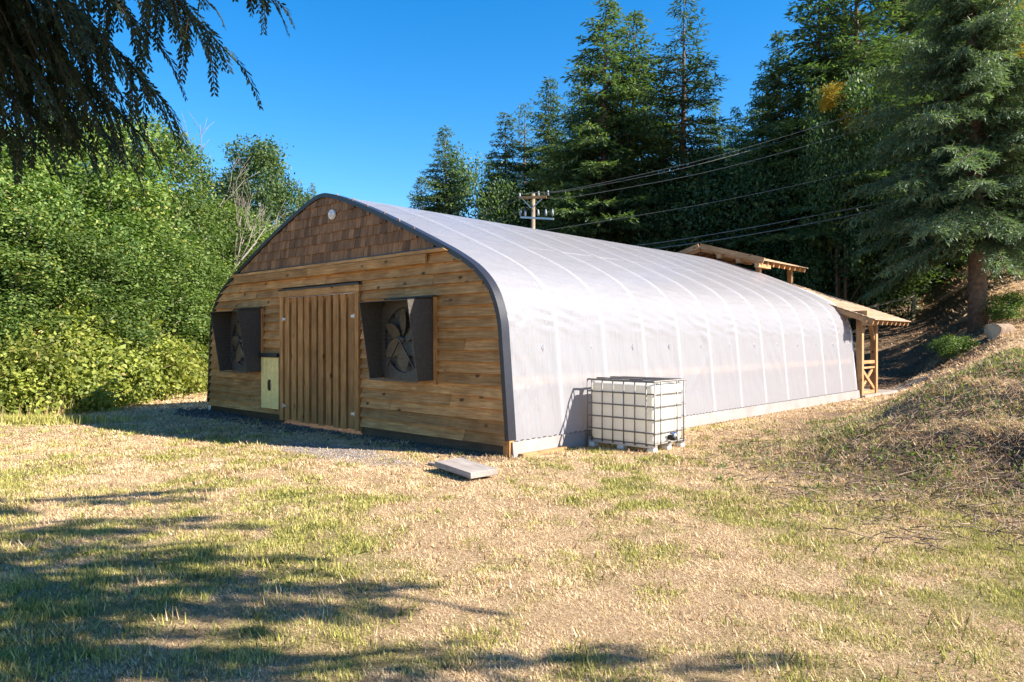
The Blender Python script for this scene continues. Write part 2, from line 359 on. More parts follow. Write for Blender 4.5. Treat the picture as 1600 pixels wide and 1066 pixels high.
# ------------------------------------------------------------------ greenhouse
PR = [(4.715, 0), (4.675, .5), (4.63, 1.0), (4.585, 1.5), (4.53, 1.95), (4.36, 2.35), (4.05, 2.66), (3.6, 2.92), (3.1, 3.15), (2.5, 3.41), (1.6, 3.78), (.8, 4.07), (.4, 4.195), (.15, 4.255), (0, 4.265)]
def catmull(P, n):
    P = [P[0]] + P + [P[-1]]; out = []
    P = np.array(P, float)
    for i in range(1, len(P) - 2):
        for t in np.linspace(0, 1, n, endpoint=False):
            a, b, c, d = P[i - 1], P[i], P[i + 1], P[i + 2]
            out.append(.5 * (2 * b + (c - a) * t + (2 * a - 5 * b + 4 * c - d) * t * t + (3 * b - a - 3 * c + d) * t ** 3))
    out.append(P[-2]); return np.array(out)
HP = catmull(PR, 12)
ARCH = np.concatenate([np.stack([GC + HP[:, 0], HP[:, 1]], 1), np.stack([GC - HP[-2::-1, 0], HP[-2::-1, 1]], 1)])  # right foot -> apex -> left foot
tn = np.gradient(ARCH, axis=0); tn /= np.linalg.norm(tn, axis=1)[:, None]
NRM = np.stack([tn[:, 1], -tn[:, 0]], 1)          # outward
def hw(z, inset=.0): return float(np.interp(z, HP[:, 1], HP[:, 0])) - inset
gh = empty('greenhouse', (GO[0], GO[1], 0), GR, label='long greenhouse with arched white plastic cover and cedar gable front', cat='greenhouse')

# cover: film draped over the ribs, sagging a little between them and creased at the eaves
NB = 12; SP = GL / NB; ns = 14
ys = np.linspace(0, GL, NB * ns + 1); na = len(ARCH)
YY, AI = np.meshgrid(ys, np.arange(na)); fr = (YY / SP) % 1.0
zz_ = ARCH[AI, 1]
sag = .024 * (1 - np.exp(-np.minimum(fr, 1 - fr) / .055)) * sstep(.15, .8, zz_) * sstep(3.5, 2.7, zz_) + .004 * np.sin(np.pi * fr) * sstep(3.5, 2.7, zz_) 
arc = np.concatenate([[0], np.cumsum(np.linalg.norm(np.diff(ARCH, axis=0), axis=1))])[AI]
crease = .018 * np.sin(np.pi * fr) * (fbm(arc * 2.2 + YY * .25, YY * .7, .28, 4, 2) - .5) * 2 * sstep(1.3, 2.1, zz_) * sstep(3.2, 2.5, zz_)
vert = .010 * (fbm(YY * 3 + .2 * arc, arc * .35, .3, 9, 2) - .5) * sstep(2.4, 1.4, zz_)
diag = .012 * (np.sin((np.where(ARCH[AI, 0] > GC, arc, arc[-1:] - arc) * 1.0 + YY * 1.1) * 21 + 5 * vnoise(arc, YY, .6, 2)) + .6 * np.sin((arc + YY * .6) * 37)) * np.exp(-YY / .4) * sstep(.2, .6, zz_) * sstep(3.0, 2.2, zz_) * sstep(0, .25, YY)
dr = np.minimum(fr, 1 - fr) * SP; arcr = np.minimum(arc, arc[-1:] - arc); ph = 7 * vnoise(YY, arcr, .9, 14)
fan = .016 * np.exp(-dr / .42) * (1 - np.exp(-dr / .05)) * np.sin(arcr * 36 + np.where(fr < .5, 1, -1) * dr * 9 + ph) * sstep(1.55, 1.95, zz_) * sstep(2.75, 2.35, zz_) * (.4 + 1.2 * vnoise(YY, arcr, .5, 44))
drape = .011 * np.sin((YY * 1.0 + .25 * arcr) * 15 + 6 * vnoise(YY, arcr, .8, 51)) * sstep(2.1, 1.3, zz_) * sstep(.1, .5, zz_) * vnoise(YY, arcr, 1.1, 53)
first = .026 * np.sin((arcr * .9 - YY * 1.0) * 24 + 5 * vnoise(YY, arcr, .5, 61)) * sstep(1.25, .2, YY) * sstep(0, .08, YY) * sstep(.15, .5, zz_) * sstep(2.6, 1.6, zz_) * vnoise(YY, arcr, .45, 63)
off = -sag + crease + vert + diag + fan + drape + first
# one long crease pulled to a point part way along
for y0, z0 in ((6.05, 1.45),):
    for sg in (-1, 1):
        u = (YY - y0); dd = np.abs((zz_ - z0) - sg * (-u) * .75); off = off + .025 * np.exp(-(dd / .035) ** 2) * sstep(0, -.1, u) * sstep(-1.25, -.9, u) * (ARCH[AI, 0] > GC)
VX = ARCH[AI, 0] + NRM[AI, 0] * off; VZ = ARCH[AI, 1] + NRM[AI, 1] * off
V = np.stack([VX, YY, VZ], -1).reshape(-1, 3); nY = len(ys)
idx = np.arange(na * nY).reshape(na, nY); Q = np.stack([idx[:-1, :-1], idx[:-1, 1:], idx[1:, 1:], idx[1:, :-1]], -1).reshape(-1, 4)
pm('cover', V, [tuple(map(int, q)) for q in Q], M['film'], gh, True)['label'] = 'translucent white plastic film cover'
for k in range(NB + 1):
    y = min(max(k * SP, .05), GL - .05); p = ARCH[::6] - NRM[::6] * .027
    tube('rib', [(a, y, b) for a, b in p], .026, M['white'], gh, 6)
for x0, z0 in ((-.19, 1.02), (-GW + .19, 1.02)):
    box('side_rail', (x0 - .02, .1, z0 - .06), (x0 + .02, GL - .1, z0 + .06), M['timber_y'], gh)
for x0, z0 in ((GC, 4.17), (GC - 2.4, 3.36), (GC + 2.4, 3.36)):
    tube('purlin', [(x0, .1, z0), (x0, GL - .1, z0)], .022, M['steel'], gh, 6)
for k in range(NB):
    y = (k + .72) * SP; m = MB(); x = GC + hw(1.5) - .03
    m.tube([(x, y, 1.44), (x + .006, y, 1.5), (x - .01, y + .02, 1.55)], .012, 5); m.box((x - .01, y - .025, 1.485), (x + .01, y + .025, 1.51)); m.obj('film_clip', M['steel'], gh)
for s, x in ((1, 0), (-1, -GW)):
    m = MB(); xo = x + s * .02; 
    m.add([(xo - s * .05, .0, -.03), (xo + s * .03, .0, -.03), (xo + s * .006, .0, .2), (xo - s * .05, .0, .2), (xo - s * .05, GL, -.03), (xo + s * .03, GL, -.03), (xo + s * .006, GL, .2), (xo - s * .05, GL, .2)],
          [(0,1,2,3),(7,6,5,4),(0,4,5,1),(1,5,6,2),(2,6,7,3),(3,7,4,0)])
    m.obj('base_board', plain('film_wrapped_board', (.27, .245, .24), .45, 0, .18, 2) if s > 0 else M['white'], gh)
m = MB()
for i in range(118):
    y = .06 + i * .12; m.bar((.02, y, .212), (.022, y + .055, .204 + .012 * (i % 2)), .014, .012)
tag(m.obj('wire_fastener', M['dark_metal'], gh), kind='stuff')
box('base_tread', (.03, .1, -.02), (.14, 1.1, .035), M['timber_y'], gh)

# black edging round the front arch
m = MB(); o = NRM * .018
f0 = ARCH + NRM * .02; f1 = ARCH - NRM * .085; rows = []
for i in range(na):
    w = .075 + .075 * sstep(2.6, 1.6, ARCH[i, 1]) * (ARCH[i, 0] > GC)
    fi = ARCH[i] - NRM[i] * .055
    rows.append([(fi[0], -.055, fi[1]), (f0[i, 0], -.055, f0[i, 1]), (f0[i, 0], .10, f0[i, 1]), (fi[0], .10, fi[1])])
kk = [r for r in rows if r[0][2] > .2]; b = []
for r in kk: b += r
F = []
for i in range(len(kk) - 1):
    for j in range(4): F.append((i * 4 + j, i * 4 + (j + 1) % 4, i * 4 + 4 + (j + 1) % 4, i * 4 + 4 + j))
F += [(3, 2, 1, 0), tuple(len(b) - 4 + j for j in range(4))]
pm('arch_edging', b, F, M['rubber'], gh)

INS = .05
def slab(z0, z1, xl, xr, y0b, y0t, yb, fit=True, nz=4):
    """a board between z0 and z1, front face y0b at its foot and y0t at its top, back at yb; ends follow the arch unless xl/xr are given"""
    zs = np.linspace(z0, z1, nz); v = []
    for z in zs:
        a = GC - hw(z, INS) if xl is None else max(xl, GC - hw(z, INS)); c = GC + hw(z, INS) if xr is None else min(xr, GC + hw(z, INS))
        if c < a: c = a
        yf = y0b + (y0t - y0b) * (z - z0) / (z1 - z0)
        v += [(a, yf, z), (c, yf, z), (c, yb, z), (a, yb, z)]
    f = [(3, 2, 1, 0)]
    for i in range(nz - 1):
        for j in range(4): f.append((i*4+j, i*4+(j+1)%4, i*4+4+(j+1)%4, i*4+4+j))
    f.append(tuple((nz - 1) * 4 + j for j in range(4))); return v, f
DX0, DX1, DZ = -6.14, -3.51, 2.56
# sheathing behind the boards (three sheets round the doorway)
for nm, a in (('sheathing', (.02, 3.0, None, DX0 + .06)), ('sheathing', (.02, 3.0, DX1 - .06, None)), ('sheathing', (DZ - .08, 3.0, DX0 + .06, DX1 - .06)), ('sheathing', (3.0, 4.2, None, None))):
    v, f = slab(a[0], a[1], a[2], a[3], .006, .006, .03, nz=14); pm(nm, v, f, M['dark_wood'], gh)
CH = .1655; Z0 = .145
rb = random.Random(5)
fan_r = (-2.80, -1.58, .98, 2.26); fan_l = (-8.13, -6.92, .95, 2.24)
for i in range(17):
    za = Z0 + i * CH; zb = za + CH + .012
    if za > 2.88: break
    zb = min(zb, 2.95)
    spans = [(None, DX0 - .012), (DX1 + .012, None)] if za < DZ - .05 else [(None, None)]
    for xl, xr in spans:
        L_ = GC - hw(za, INS) if xl is None else xl; R_ = GC + hw(za, INS) if xr is None else xr
        cuts = [L_]; x = L_ + rb.uniform(.8, 3.2)
        while x < R_ - .5:
            cuts.append(x); x += rb.uniform(2.0, 4.6)
        cuts.append(R_)
        for a, c in zip(cuts[:-1], cuts[1:]):
            e = rb.uniform(-.003, .003)
            v, f = slab(za + e, zb, None if a == L_ and xl is None else a + .002, None if c == R_ and xr is None else c - .002, -.062 + e, -.006, .0)
            pm('siding_board', v, f, M['siding'], gh)
# foundation skirt, in two lengths either side of the doorway
box('skirt_board', (-GW + .12, -.004, -.05), (DX0, .02, .15), M['dark_wood'], gh)
box('skirt_board', (DX1, -.004, -.05), (-.1, .02, .15), M['dark_wood'], gh)
box('corner_post', (-.12, -.035, -.06), (.0, .05, .24), M['plank'], gh)
# header and drip strips above the siding
v, f = slab(2.955, 3.005, None, None, -.09, -.09, 0); pm('ledge_board', v, f, M['siding'], gh)
v, f = slab(3.007, 3.035, None, None, -.05, -.05, 0); pm('flashing', v, f, M['rubber'], gh)
box('header_board', (-8.02, -.105, 2.80), (-5.1, -.064, 2.945), M['siding'], gh); box('header_board', (-5.095, -.105, 2.80), (-1.72, -.064, 2.945), M['siding'], gh)
# shingles
z = 3.036; row = 0
while z < 4.17:
    ex = .172; zt = min(z + ex + .03, 4.235); half = hw(z, INS + .01); x = GC - half - rb.uniform(0, .1)
    while x < GC + half:
        w = rb.choice((.09, .11, .13, .15, .18)) * rb.uniform(.9, 1.1); a = max(x, GC - half); c = min(x + w, GC + half)
        if c - a > .02:
            e = rb.uniform(-.006, .006); jut = rb.uniform(-.006, .004)
            v, f = slab(z + e if row else z, zt, a + .003, c - .003, -.036 + jut, -.010, .0, nz=3)
            if v[5][0] - v[4][0] > .01: pm('shingle', v, f, M['shingle'], gh)
        x += w
    z += ex; row += 1

# doors
door = pm('door', *(lambda b: (b.v, b.f))((lambda b: (b.box((DX0 + .13, .012, .13), (DX1 - .13, .04, 2.43)), b)[1])(MB())), M['dark_wood'], gh)
door['label'] = 'double door of upright cedar planks'
box('door_jamb', (DX0, -.085, .06), (DX0 + .115, .0, 2.44), M['plank'], gh); box('door_jamb', (DX1 - .115, -.085, .06), (DX1, .0, 2.44), M['plank'], gh)
box('door_header', (DX0 - .03, -.09, 2.442), (DX1 + .02, .0, 2.565), M['siding'], gh); box('door_drip', (DX0 - .03, -.105, 2.568), (DX1 + .03, -.06, 2.595), M['rubber'], gh)
npk = 10; x0 = DX0 + .125; wd = (DX1 - DX0 - .25) / npk
for i in range(npk):
    q = rb.uniform(-.012, .012); zb = .075 + rb.uniform(-.02, .02)
    box('plank', (x0 + i * wd + .04 + q * .4, -.064, zb), (x0 + (i + 1) * wd - .04 + q, .011, 2.425), M['plank'], door)
for x, z in ((DX0 + .11, 2.02), (DX0 + .11, .34), (DX1 - .12, 2.03), (DX1 - .12, .34)):
    m = MB(); m.box((x - .11, -.078, z - .022), (x + .1, -.0645, z + .022)); m.tube([(x, -.078, z - .04), (x, -.078, z + .04)], .013, 6); m.obj('hinge', M['steel'], door)
# small ribbed metal hatch beside the door
hx0, hx1, hz0, hz1 = -6.88, -6.20, .25, 1.34
hat = box('hatch', (hx0, -.080, hz0), (hx1, -.064, hz1 - .07), M['hatch'], gh); hat['label'] = 'pale yellow ribbed metal hatch'
for i in range(4):
    a = hx0 + .012 + i * (hx1 - hx0 - .02) / 4; m = MB(); w = (hx1 - hx0 - .02) / 4
    m.add([(a, -.0805, hz0 + .005), (a + .022, -.097, hz0 + .005), (a + w - .045, -.097, hz0 + .005), (a + w - .024, -.0805, hz0 + .005), (a, -.0805, hz1 - .075), (a + .022, -.097, hz1 - .075), (a + w - .045, -.097, hz1 - .075), (a + w - .024, -.0805, hz1 - .075)],
          [(0,1,5,4),(1,2,6,5),(2,3,7,6),(0,3,2,1),(4,5,6,7)]); m.obj('ridge', M['hatch'], hat)
box('hood_strip', (hx0 - .02, -.125, hz1 - .07), (hx1 + .01, -.064, hz1 + .01), M['black'], hat)
m = MB(); m.tube([(-6.50, -.098, .62), (-6.50, -.117, .66), (-6.50, -.117, .78), (-6.50, -.098, .82)], .03, 8); m.obj('handle', M['dark_wood'], hat, True)
# back wall, closing the far end
for z0_, z1_ in ((0, 1), (1, 2), (2, 3), (3, 4.22)):
    v, f = slab(z0_, z1_ - .002, None, None, GL - .05, GL - .05, GL - .01, nz=8); pm('back_wall_panel', v, f, M['siding'], gh)

# exhaust fans in slanted hoods
def exhaust_fan(b, label, ang):
    xa, xb, za, zb = b; w = xb - xa; r = empty('exhaust_fan', (*to_world((xa + xb) / 2, -.063), za), GR, label=label, cat='fan', group='exhaust fans on the gable wall')
    h = zb - za; x0, x1 = -w / 2, w / 2; dt, db = -.50, -.30; th = .012
    def panel(p): # thick quad
        p = [Vector(q) for q in p]; n = (p[1] - p[0]).cross(p[2] - p[0]).normalized() * th; m = MB()
        m.add(p + [q + n for q in p], [(0,1,2,3),(7,6,5,4),(0,4,5,1),(1,5,6,2),(2,6,7,3),(3,7,4,0)]); return m.obj('hood_panel', M['hood'], r)
    panel([(x0, 0, .02), (x0, 0, h), (x0, dt, h - .04), (x0, db, .02)]); panel([(x1, 0, .02), (x1, db, .02), (x1, dt, h - .04), (x1, 0, h)])
    panel([(x0, 0, h + .002), (x1, 0, h + .002), (x1, dt, h - .038), (x0, dt, h - .038)])
    bar('lip', (x0, db, .01), (x1, db, .01), .02, .03, M['hood'], r)
    box('frame_board', (x0 - .07, -.012, -.04), (x0 - .002, .02, h + .03), M['plank'], r); box('frame_board', (x1 + .014, -.012, -.04), (x1 + .08, .02, h + .03), M['plank'], r)
    box('flashing', (x0 + .2, -.09, h + .012), (x1 + .1, .0, h + .035), M['black'], r)
    # backing plate with round opening
    R = w * .43; cz = h * .5; n = 28; m = MB(); v = []
    for k in range(n):
        a = 2 * math.pi * k / n; c, s = math.cos(a), math.sin(a); t = min((w / 2 - .012) / max(abs(c), 1e-6), (h / 2 - .01) / max(abs(s), 1e-6))
        v += [(R * c, -.06, cz + R * s), (t * c, -.06, cz + t * s), (R * c, .0, cz + R * s)]
    f = []
    for k in range(n):
        a, b2 = 3 * k, 3 * ((k + 1) % n); f += [(a, a + 1, b2 + 1, b2), (a, b2, b2 + 2, a + 2)]
    pm('shroud', v, f, M['hood'], r); box('shutter_back', (x0 + .01, -.006, .02), (x1 - .01, -.001, h - .02), M['black'], r)
    for k in range(6):
        z = cz - R + (k + .5) * 2 * R / 6; hx = math.sqrt(max(R * R - (z - cz) ** 2, .01)); m = MB()
        m.add([(-hx, -.03, z - R / 6.2), (hx, -.03, z - R / 6.2), (hx, -.012, z + R / 6.2), (-hx, -.012, z + R / 6.2)], [(0, 1, 2, 3)]); m.obj('shutter_slat', M['hood'], r)
    for k in range(6):
        a = ang + k * 2 * math.pi / 6; v = []
        for i in range(6):
            t = i / 5; rr = .06 + t * (R * .94 - .06); ww = (.05 + .19 * math.sin(math.pi * min(1, t * .9 + .1)) ** .7) * (w / 1.1); tw = .55 - .3 * t
            for s in (-1, 1):
                an = a + s * ww / max(rr, .14) * .5 * math.cos(tw); v.append((rr * math.cos(an), -.10 + s * ww * .5 * math.sin(tw) * .6, cz + rr * math.sin(an)))
        pm('fan_blade', v, [(2*i, 2*i+1, 2*i+3, 2*i+2) for i in range(5)], M['blade'], r, True)
    m = MB(); m.tube([(0, -.16, cz), (0, -.05, cz)], [.055, .07], 10); m.obj('hub', M['dark_metal'], r, True)
    for a in (-.9, -2.25): bar('strut', (0, -.17, cz), (R * 1.05 * math.cos(a), -.15, cz + R * 1.05 * math.sin(a)), .03, .012, M['dark_metal'], r)
    for k in range(16):
        z = cz - R + (k + .5) * R / 8; hx = math.sqrt(max(R * R - (z - cz) ** 2, .01)); tube('guard_wire', [(-hx, -.19, z), (hx, -.19, z)], .0022, M['dark_metal'], r, 4)
    return r
exhaust_fan(fan_r, 'exhaust fan in black slanted hood right of the plank door', .55)
exhaust_fan(fan_l, 'exhaust fan in black slanted hood above and left of the yellow hatch', 1.1)
wl = empty('wall_light', (*to_world(-4.36, -.04), 3.86), GR, label='small round white lamp high on the shingled gable', cat='lamp')
for nm, r0, r1, y0, y1, mt in (('base_ring', .095, .085, 0, -.035, M['white']), ('lens', .06, .035, -.034, -.075, M['white'])):
    m = MB(); m.tube([(0, y0, 0), (0, y1, 0)], [r0, r1], 16); m.obj(nm, mt, wl, False)

# ------------------------------------------------------------------ timber porch at the far end
po = empty('timber_porch', (*to_world(GC, GL), 0), GR, label='timber frame porch with raised board roof at far end of the greenhouse', cat='porch')
hwid = 5.2; PD = 3.0
def L2(x, y, z): return (x - GC, y - GL, z)
for s in (1, -1):
    X = lambda x: s * x
    for y in (14.32, 15.55):
        box('post', (X(4.72) - .08, y - GL - .08, -.05), (X(4.72) + .08, y - GL + .08, 2.22), M['timber_z'], po)
    bar('plate_beam', (X(4.72), .05, 2.27), (X(4.72), PD - .1, 2.27), .16, .18, M['timber_y'], po)
    for y0, y1, sg in ((.12, .55, 1), (1.35, .9, -1)):
        bar('brace', (X(4.72), y0 + (.04 if sg > 0 else -.04), 1.62), (X(4.72), y1, 2.19), .09, .11, M['timber_y'], po)
    # railing with crossed members between the first two posts
    for z, hgt in ((.98, .09), (.82, .05), (.12, .09)): bar('rail', (X(4.72), .2, z), (X(4.72), 1.27, z), .09, hgt, M['timber_y'], po)
    bar('cross_brace', (X(4.72) - .02, .2, .19), (X(4.72) - .02, 1.27, .78), .04, .09, M['timber_y'], po); bar('cross_brace', (X(4.72) + .022, .2, .78), (X(4.72) + .022, 1.27, .19), .04, .09, M['timber_y'], po)
    # lower roof: boards on purlins
    sl_ = -.37; e0, e1 = 5.2, 1.55; z_e = 2.17
    for k in range(9):
        y = -.28 + k * (PD + .3) / 8; bar('rafter', (X(e0), y, z_e - .07), (X(e1), y, z_e - .07 + (e0 - e1) * .37), .07, .13, M['timber_x'], po)
    nb = 22
    for k in range(nb):
        a = e0 + .06 - k * (e0 - e1 + .06) / nb; b = a - (e0 - e1 + .06) / nb; za = z_e + (e0 - a) * .37 + .004; zb = z_e + (e0 - b) * .37 + .004; m = MB()
        m.add([(X(a), -.34, za + .012), (X(b) , -.34, zb), (X(b), PD + .08, zb), (X(a), PD + .08, za + .012), (X(a), -.34, za + .036), (X(b), -.34, zb + .024), (X(b), PD + .08, zb + .024), (X(a), PD + .08, za + .036)],
              [(0,3,2,1),(4,5,6,7),(0,1,5,4),(1,2,6,5),(2,3,7,6),(3,0,4,7)]); m.obj('roof_board', M['roof_board'], po)
    for x in (5.0, 4.1, 3.2, 2.3): bar('purlin', (X(x), -.42, z_e + (e0 - x) * .37 - .16), (X(x), .3, z_e + (e0 - x) * .37 - .16), .14, .14, M['timber_y'], po)
    # raised middle roof
    u0, zt = 2.05, 4.02
    for k in range(9):
        y = -.28 + k * (PD + .3) / 8; bar('rafter', (X(u0), y, zt - .08), (X(.03), y, zt - .08 + (u0 - .03) * .29), .07, .13, M['timber_x'], po)
    for k in range(11):
        a = u0 + .08 - k * (u0 + .08) / 11; b = a - (u0 + .08) / 11; za = zt + (u0 - a) * .29; zb = zt + (u0 - b) * .29; m = MB()
        m.add([(X(a), -.36, za + .012), (X(b), -.36, zb), (X(b), PD + .1, zb), (X(a), PD + .1, za + .012), (X(a), -.36, za + .036), (X(b), -.36, zb + .024), (X(b), PD + .1, zb + .024), (X(a), PD + .1, za + .036)],
              [(0,3,2,1),(4,5,6,7),(0,1,5,4),(1,2,6,5),(2,3,7,6),(3,0,4,7)]); m.obj('roof_board', M['roof_board'], po)
    for x in (1.95, 1.35, .7): bar('purlin', (X(x), -.46, zt + (u0 - x) * .29 - .17), (X(x), .4, zt + (u0 - x) * .29 - .17), .13, .13, M['timber_y'], po)
    for y in (.1, PD - .5): box('post', (X(1.75) - .07, y - .07, 0), (X(1.75) + .07, y + .07, zt - .08), M['timber_z'], po)
    bar('fascia', (X(u0 + .1), -.4, zt - .01), (X(0.02), -.4, zt - .01 + (u0 + .08) * .29), .03, .16, M['timber_x'], po)
bar('tie_beam', (-5.0, -.1, 2.33), (5.0, -.1, 2.33), .12, .2, M['timber_x'], po)
box('porch_floor', (-4.9, .02, -.04), (4.9, PD, .06), M['grey_wood'], po)

# ------------------------------------------------------------------ water tank in its cage
tx, ty = 2.02, 10.38                                # near corner on the ground
ux, uy = (-.7285, .685), (.685, .7285)
cxw = tx + ux[0] * .585 + uy[0] * .44; cyw = ty + ux[1] * .585 + uy[1] * .44; tzb = gzf(tx, ty) - .06
ib = empty('water_tank', (cxw, cyw, tzb), GR, label='white plastic water tank in a steel cage beside the greenhouse', cat='tank')
a, b = .585, .44; zb_ = .14; zt_ = 1.07
m = MB(); m.box((-a + .025, -b + .025, zb_ + .01), (a - .025, b - .025, zt_ - .035)); tk = bevel(m.obj('tank', M['tank'], ib), .075, 4); tk.data.polygons.foreach_set('use_smooth', [True] * 6)
for i, z in enumerate((zb_ + .03, .33, .52, .71, .89, zt_)):
    m = MB(); p = [(-a, -b, z), (a, -b, z), (a, b, z), (-a, b, z), (-a, -b, z)]
    for q, r in zip(p[:-1], p[1:]): m.tube([q, r], .012 if i < 5 else .016, 6)
    m.obj('cage_ring', M['cage'], ib)
for x in np.linspace(-a + .08, a - .12, 6):
    for y in (-b - .012, b + .012): tube('cage_bar', [(x, y, zb_), (x, y, zt_)], .0105, M['cage'], ib)
for y in (-b, -b + .17, b - .26, b - .07):
    for x in (-a - .012, a + .012): tube('cage_bar', [(x, y, zb_), (x, y, zt_)], .0105, M['cage'], ib)
for y in (-.18, .18): box('top_strap', (-a, y - .05, zt_ + .003), (a, y + .05, zt_ + .02), M['dark_metal'], ib)
m = MB(); m.tube([(0, 0, zt_ - .04), (0, 0, zt_ + .01)], .1, 14); m.obj('lid', M['black'], ib)
m = MB()
for y in (-b + .05, 0, b - .05): m.box((-a, y - .05, .115), (a, y + .05, .16))
for x in (-a + .05, 0, a - .05): m.box((x - .05, -b, .0), (x + .05, b, .028))
m.obj('pallet', M['steel'], ib)
for x in (-a + .06, 0, a - .06):
    for y in (-b + .06, 0, b - .06): bevel(box('pallet_foot', (x - .055, y - .055, .029), (x + .055, y + .055, .114), M['white'], ib), .012)
m = MB(); m.tube([(a - .02, 0, .24), (a + .03, 0, .24), (a + .09, 0, .23)], [.04, .045, .035], 10); vv = m.obj('valve', M['black'], ib, True)
m = MB(); m.bar((a + .05, -.06, .305), (a + .05, .07, .305), .03, .02); m.tube([(a + .05, 0, .26), (a + .05, 0, .31)], .014, 6); m.obj('lever', M['blue'], vv)

# grey plank slab and lumber scraps on the grass
def pix_ground(px, py, z=0):
    d = FPX * (CAMH - z) / (py - HOR); return ((px - 800) / FPX * d, d)
def scrap(name, p0, p1, w, h, mt, label, z0=.0, cat='board', lift=(0, 0)):
    x, y = (p0[0] + p1[0]) / 2, (p0[1] + p1[1]) / 2; L = math.hypot(p1[0] - p0[0], p1[1] - p0[1])
    m = MB(); m.box((-L / 2, -w / 2, 0), (L / 2, w / 2, h)); o = m.obj(name, mt); bevel(o, .004, 1)
    o.location = (x, y, gzf(x, y) + z0); o.rotation_euler = (lift[0], lift[1], math.atan2(p1[1] - p0[1], p1[0] - p0[0])); return tag(o, label, cat)
A = pix_ground(700, 722, .1); B = pix_ground(757, 737, .1)
scrap('plank_slab', A, B, .38, .07, M['grey_wood'], 'thick grey plank slab lying on the grass before the gable corner', .05, lift=(.03, .03))
scrap('lumber_scrap', pix_ground(671, 727), pix_ground(712, 736), .05, .03, M['grey_wood'], 'thin weathered lumber strip poking out left of the grey slab', .01)
scrap('lumber_scrap', pix_ground(690, 733), pix_ground(735, 745), .07, .035, M['timber_x'], 'short pale lumber piece under the near edge of the grey slab', .01)
scrap('lumber_scrap', pix_ground(688, 730), pix_ground(697, 722), .04, .03, M['timber_x'], 'small stick crossing the lumber at the left end of the grey slab', .04)

# ------------------------------------------------------------------ vegetation builders
def unit(v): return v / np.maximum(np.linalg.norm(v, axis=-1, keepdims=True), 1e-9)
def leaves(P, U, Vv, L, Wd):
    """diamond leaves: base P, long axis U, width axis Vv"""
    L = np.asarray(L)[:, None]; Wd = np.asarray(Wd)[:, None]
    m = P + U * L * .42
    return np.stack([P, m + Vv * Wd * .5, P + U * L, m - Vv * Wd * .5], 1)
def rand_dirs(r, n): return unit(r.normal(size=(n, 3)))
def data_of(name, V, k, attr):
    o = npmesh(name, V, k, None, None, attr); me = o.data; bpy.data.objects.remove(o); return me
def mb_data(mb, name, smooth=True):
    o = mb.obj(name, None, None, smooth); me = o.data; bpy.data.objects.remove(o); return me

def conifer_data(seed, H, R, base=.06, nbr=170, step=.13, ll=.26, lw=.085, tr=.22, up=.35, down=-.30, droop=.15, hang=.25, gap=.0, power=.8, nt_=3):
    r = np.random.default_rng(seed); Ps, Us, Vs, Ls, Ws, At = [], [], [], [], [], []; tb = MB(); bb = MB()
    npt = 8; lean = r.normal(0, .012, 2)
    tb.tube([(lean[0] * H * (i / npt), lean[1] * H * (i / npt), H * i / npt - .2 * (i == 0)) for i in range(npt + 1)], [tr * (1 - .97 * i / npt) + (.08 * tr if i == 0 else 0) for i in range(npt + 1)], 9)
    for i in range(nbr):
        u = (i + r.random()) / nbr; fz = base + (1 - base) * u ** 1.05; z = H * fz; rel = (fz - base) / (1 - base)
        l = R * max(0, (1 - rel)) ** power * r.uniform(.5, 1.15) * (1 + .22 * math.sin(3 * (i * 2.39996) + seed)) + .12
        if rel < .12: l *= .65 + 3 * rel
        if r.random() < gap: continue
        az = i * 2.39996 + r.normal(0, .9); pit = down + (up - down) * rel + r.normal(0, .1); c, s = math.cos(az), math.sin(az)
        n = max(3, int(l / step)); t = np.linspace(.12, 1, n) ; 
        out = np.array([c, s, 0]); side = np.array([-s, c, 0])
        cur = out * (l * t)[:, None] + np.array([0, 0, 1]) * (l * (pit * t - droop * t ** 2 + .5 * droop * t ** 3))[:, None] + np.array([lean[0] * z, lean[1] * z, z]) + side * (.06 * l * np.sin(t * 3 + i))[:, None]
        if l > .9: bb.tube([cur[0] - out * l * .12, cur[n // 2], cur[-1]], [.03 * tr / .22 + .008 * l, .014, .004], 4)
        br = r.random()
        for sgn in (-1, 1):
            tl = (l * .42 * (1 - t * .72) + ll * .6) * r.uniform(.6, 1.15, n)
            td = unit(out * r.uniform(.45, .9, (n, 1)) + side * sgn * r.uniform(.5, 1, (n, 1)) + np.array([0, 0, 1]) * (r.normal(-hang, .16, (n, 1))))
            m = np.maximum(1, (tl / (ll * .55)).astype(int)); mm = int(m.max())
            for j in range(min(mm, 7)):
                ok = m > j; k = ok.sum()
                if not k: continue
                for q in range(nt_):
                    p = cur[ok] + td[ok] * (tl[ok] * (j + r.random(k)) / np.maximum(m[ok], 1))[:, None]
                    p[:, 2] -= (hang * .25 * tl[ok] * ((j + .5) / m[ok]) ** 2)
                    uu = unit(td[ok] + r.normal(0, .5, (k, 3)) + np.array([0, 0, -.15 * hang])); vv = unit(np.cross(uu, rand_dirs(r, k) * .7 + np.array([0, 0, 1])))
                    Ps.append(p); Us.append(uu); Vs.append(vv); Ls.append(ll * r.uniform(.6, 1.25, k)); Ws.append(lw * r.uniform(.7, 1.3, k))
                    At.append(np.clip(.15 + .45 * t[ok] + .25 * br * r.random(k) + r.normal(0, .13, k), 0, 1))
    V = leaves(np.concatenate(Ps), np.concatenate(Us), np.concatenate(Vs), np.concatenate(Ls), np.concatenate(Ws))
    return mb_data(tb, 'conifer_trunk'), mb_data(bb, 'conifer_limbs'), data_of('conifer_needles', V, 4, np.concatenate(At))
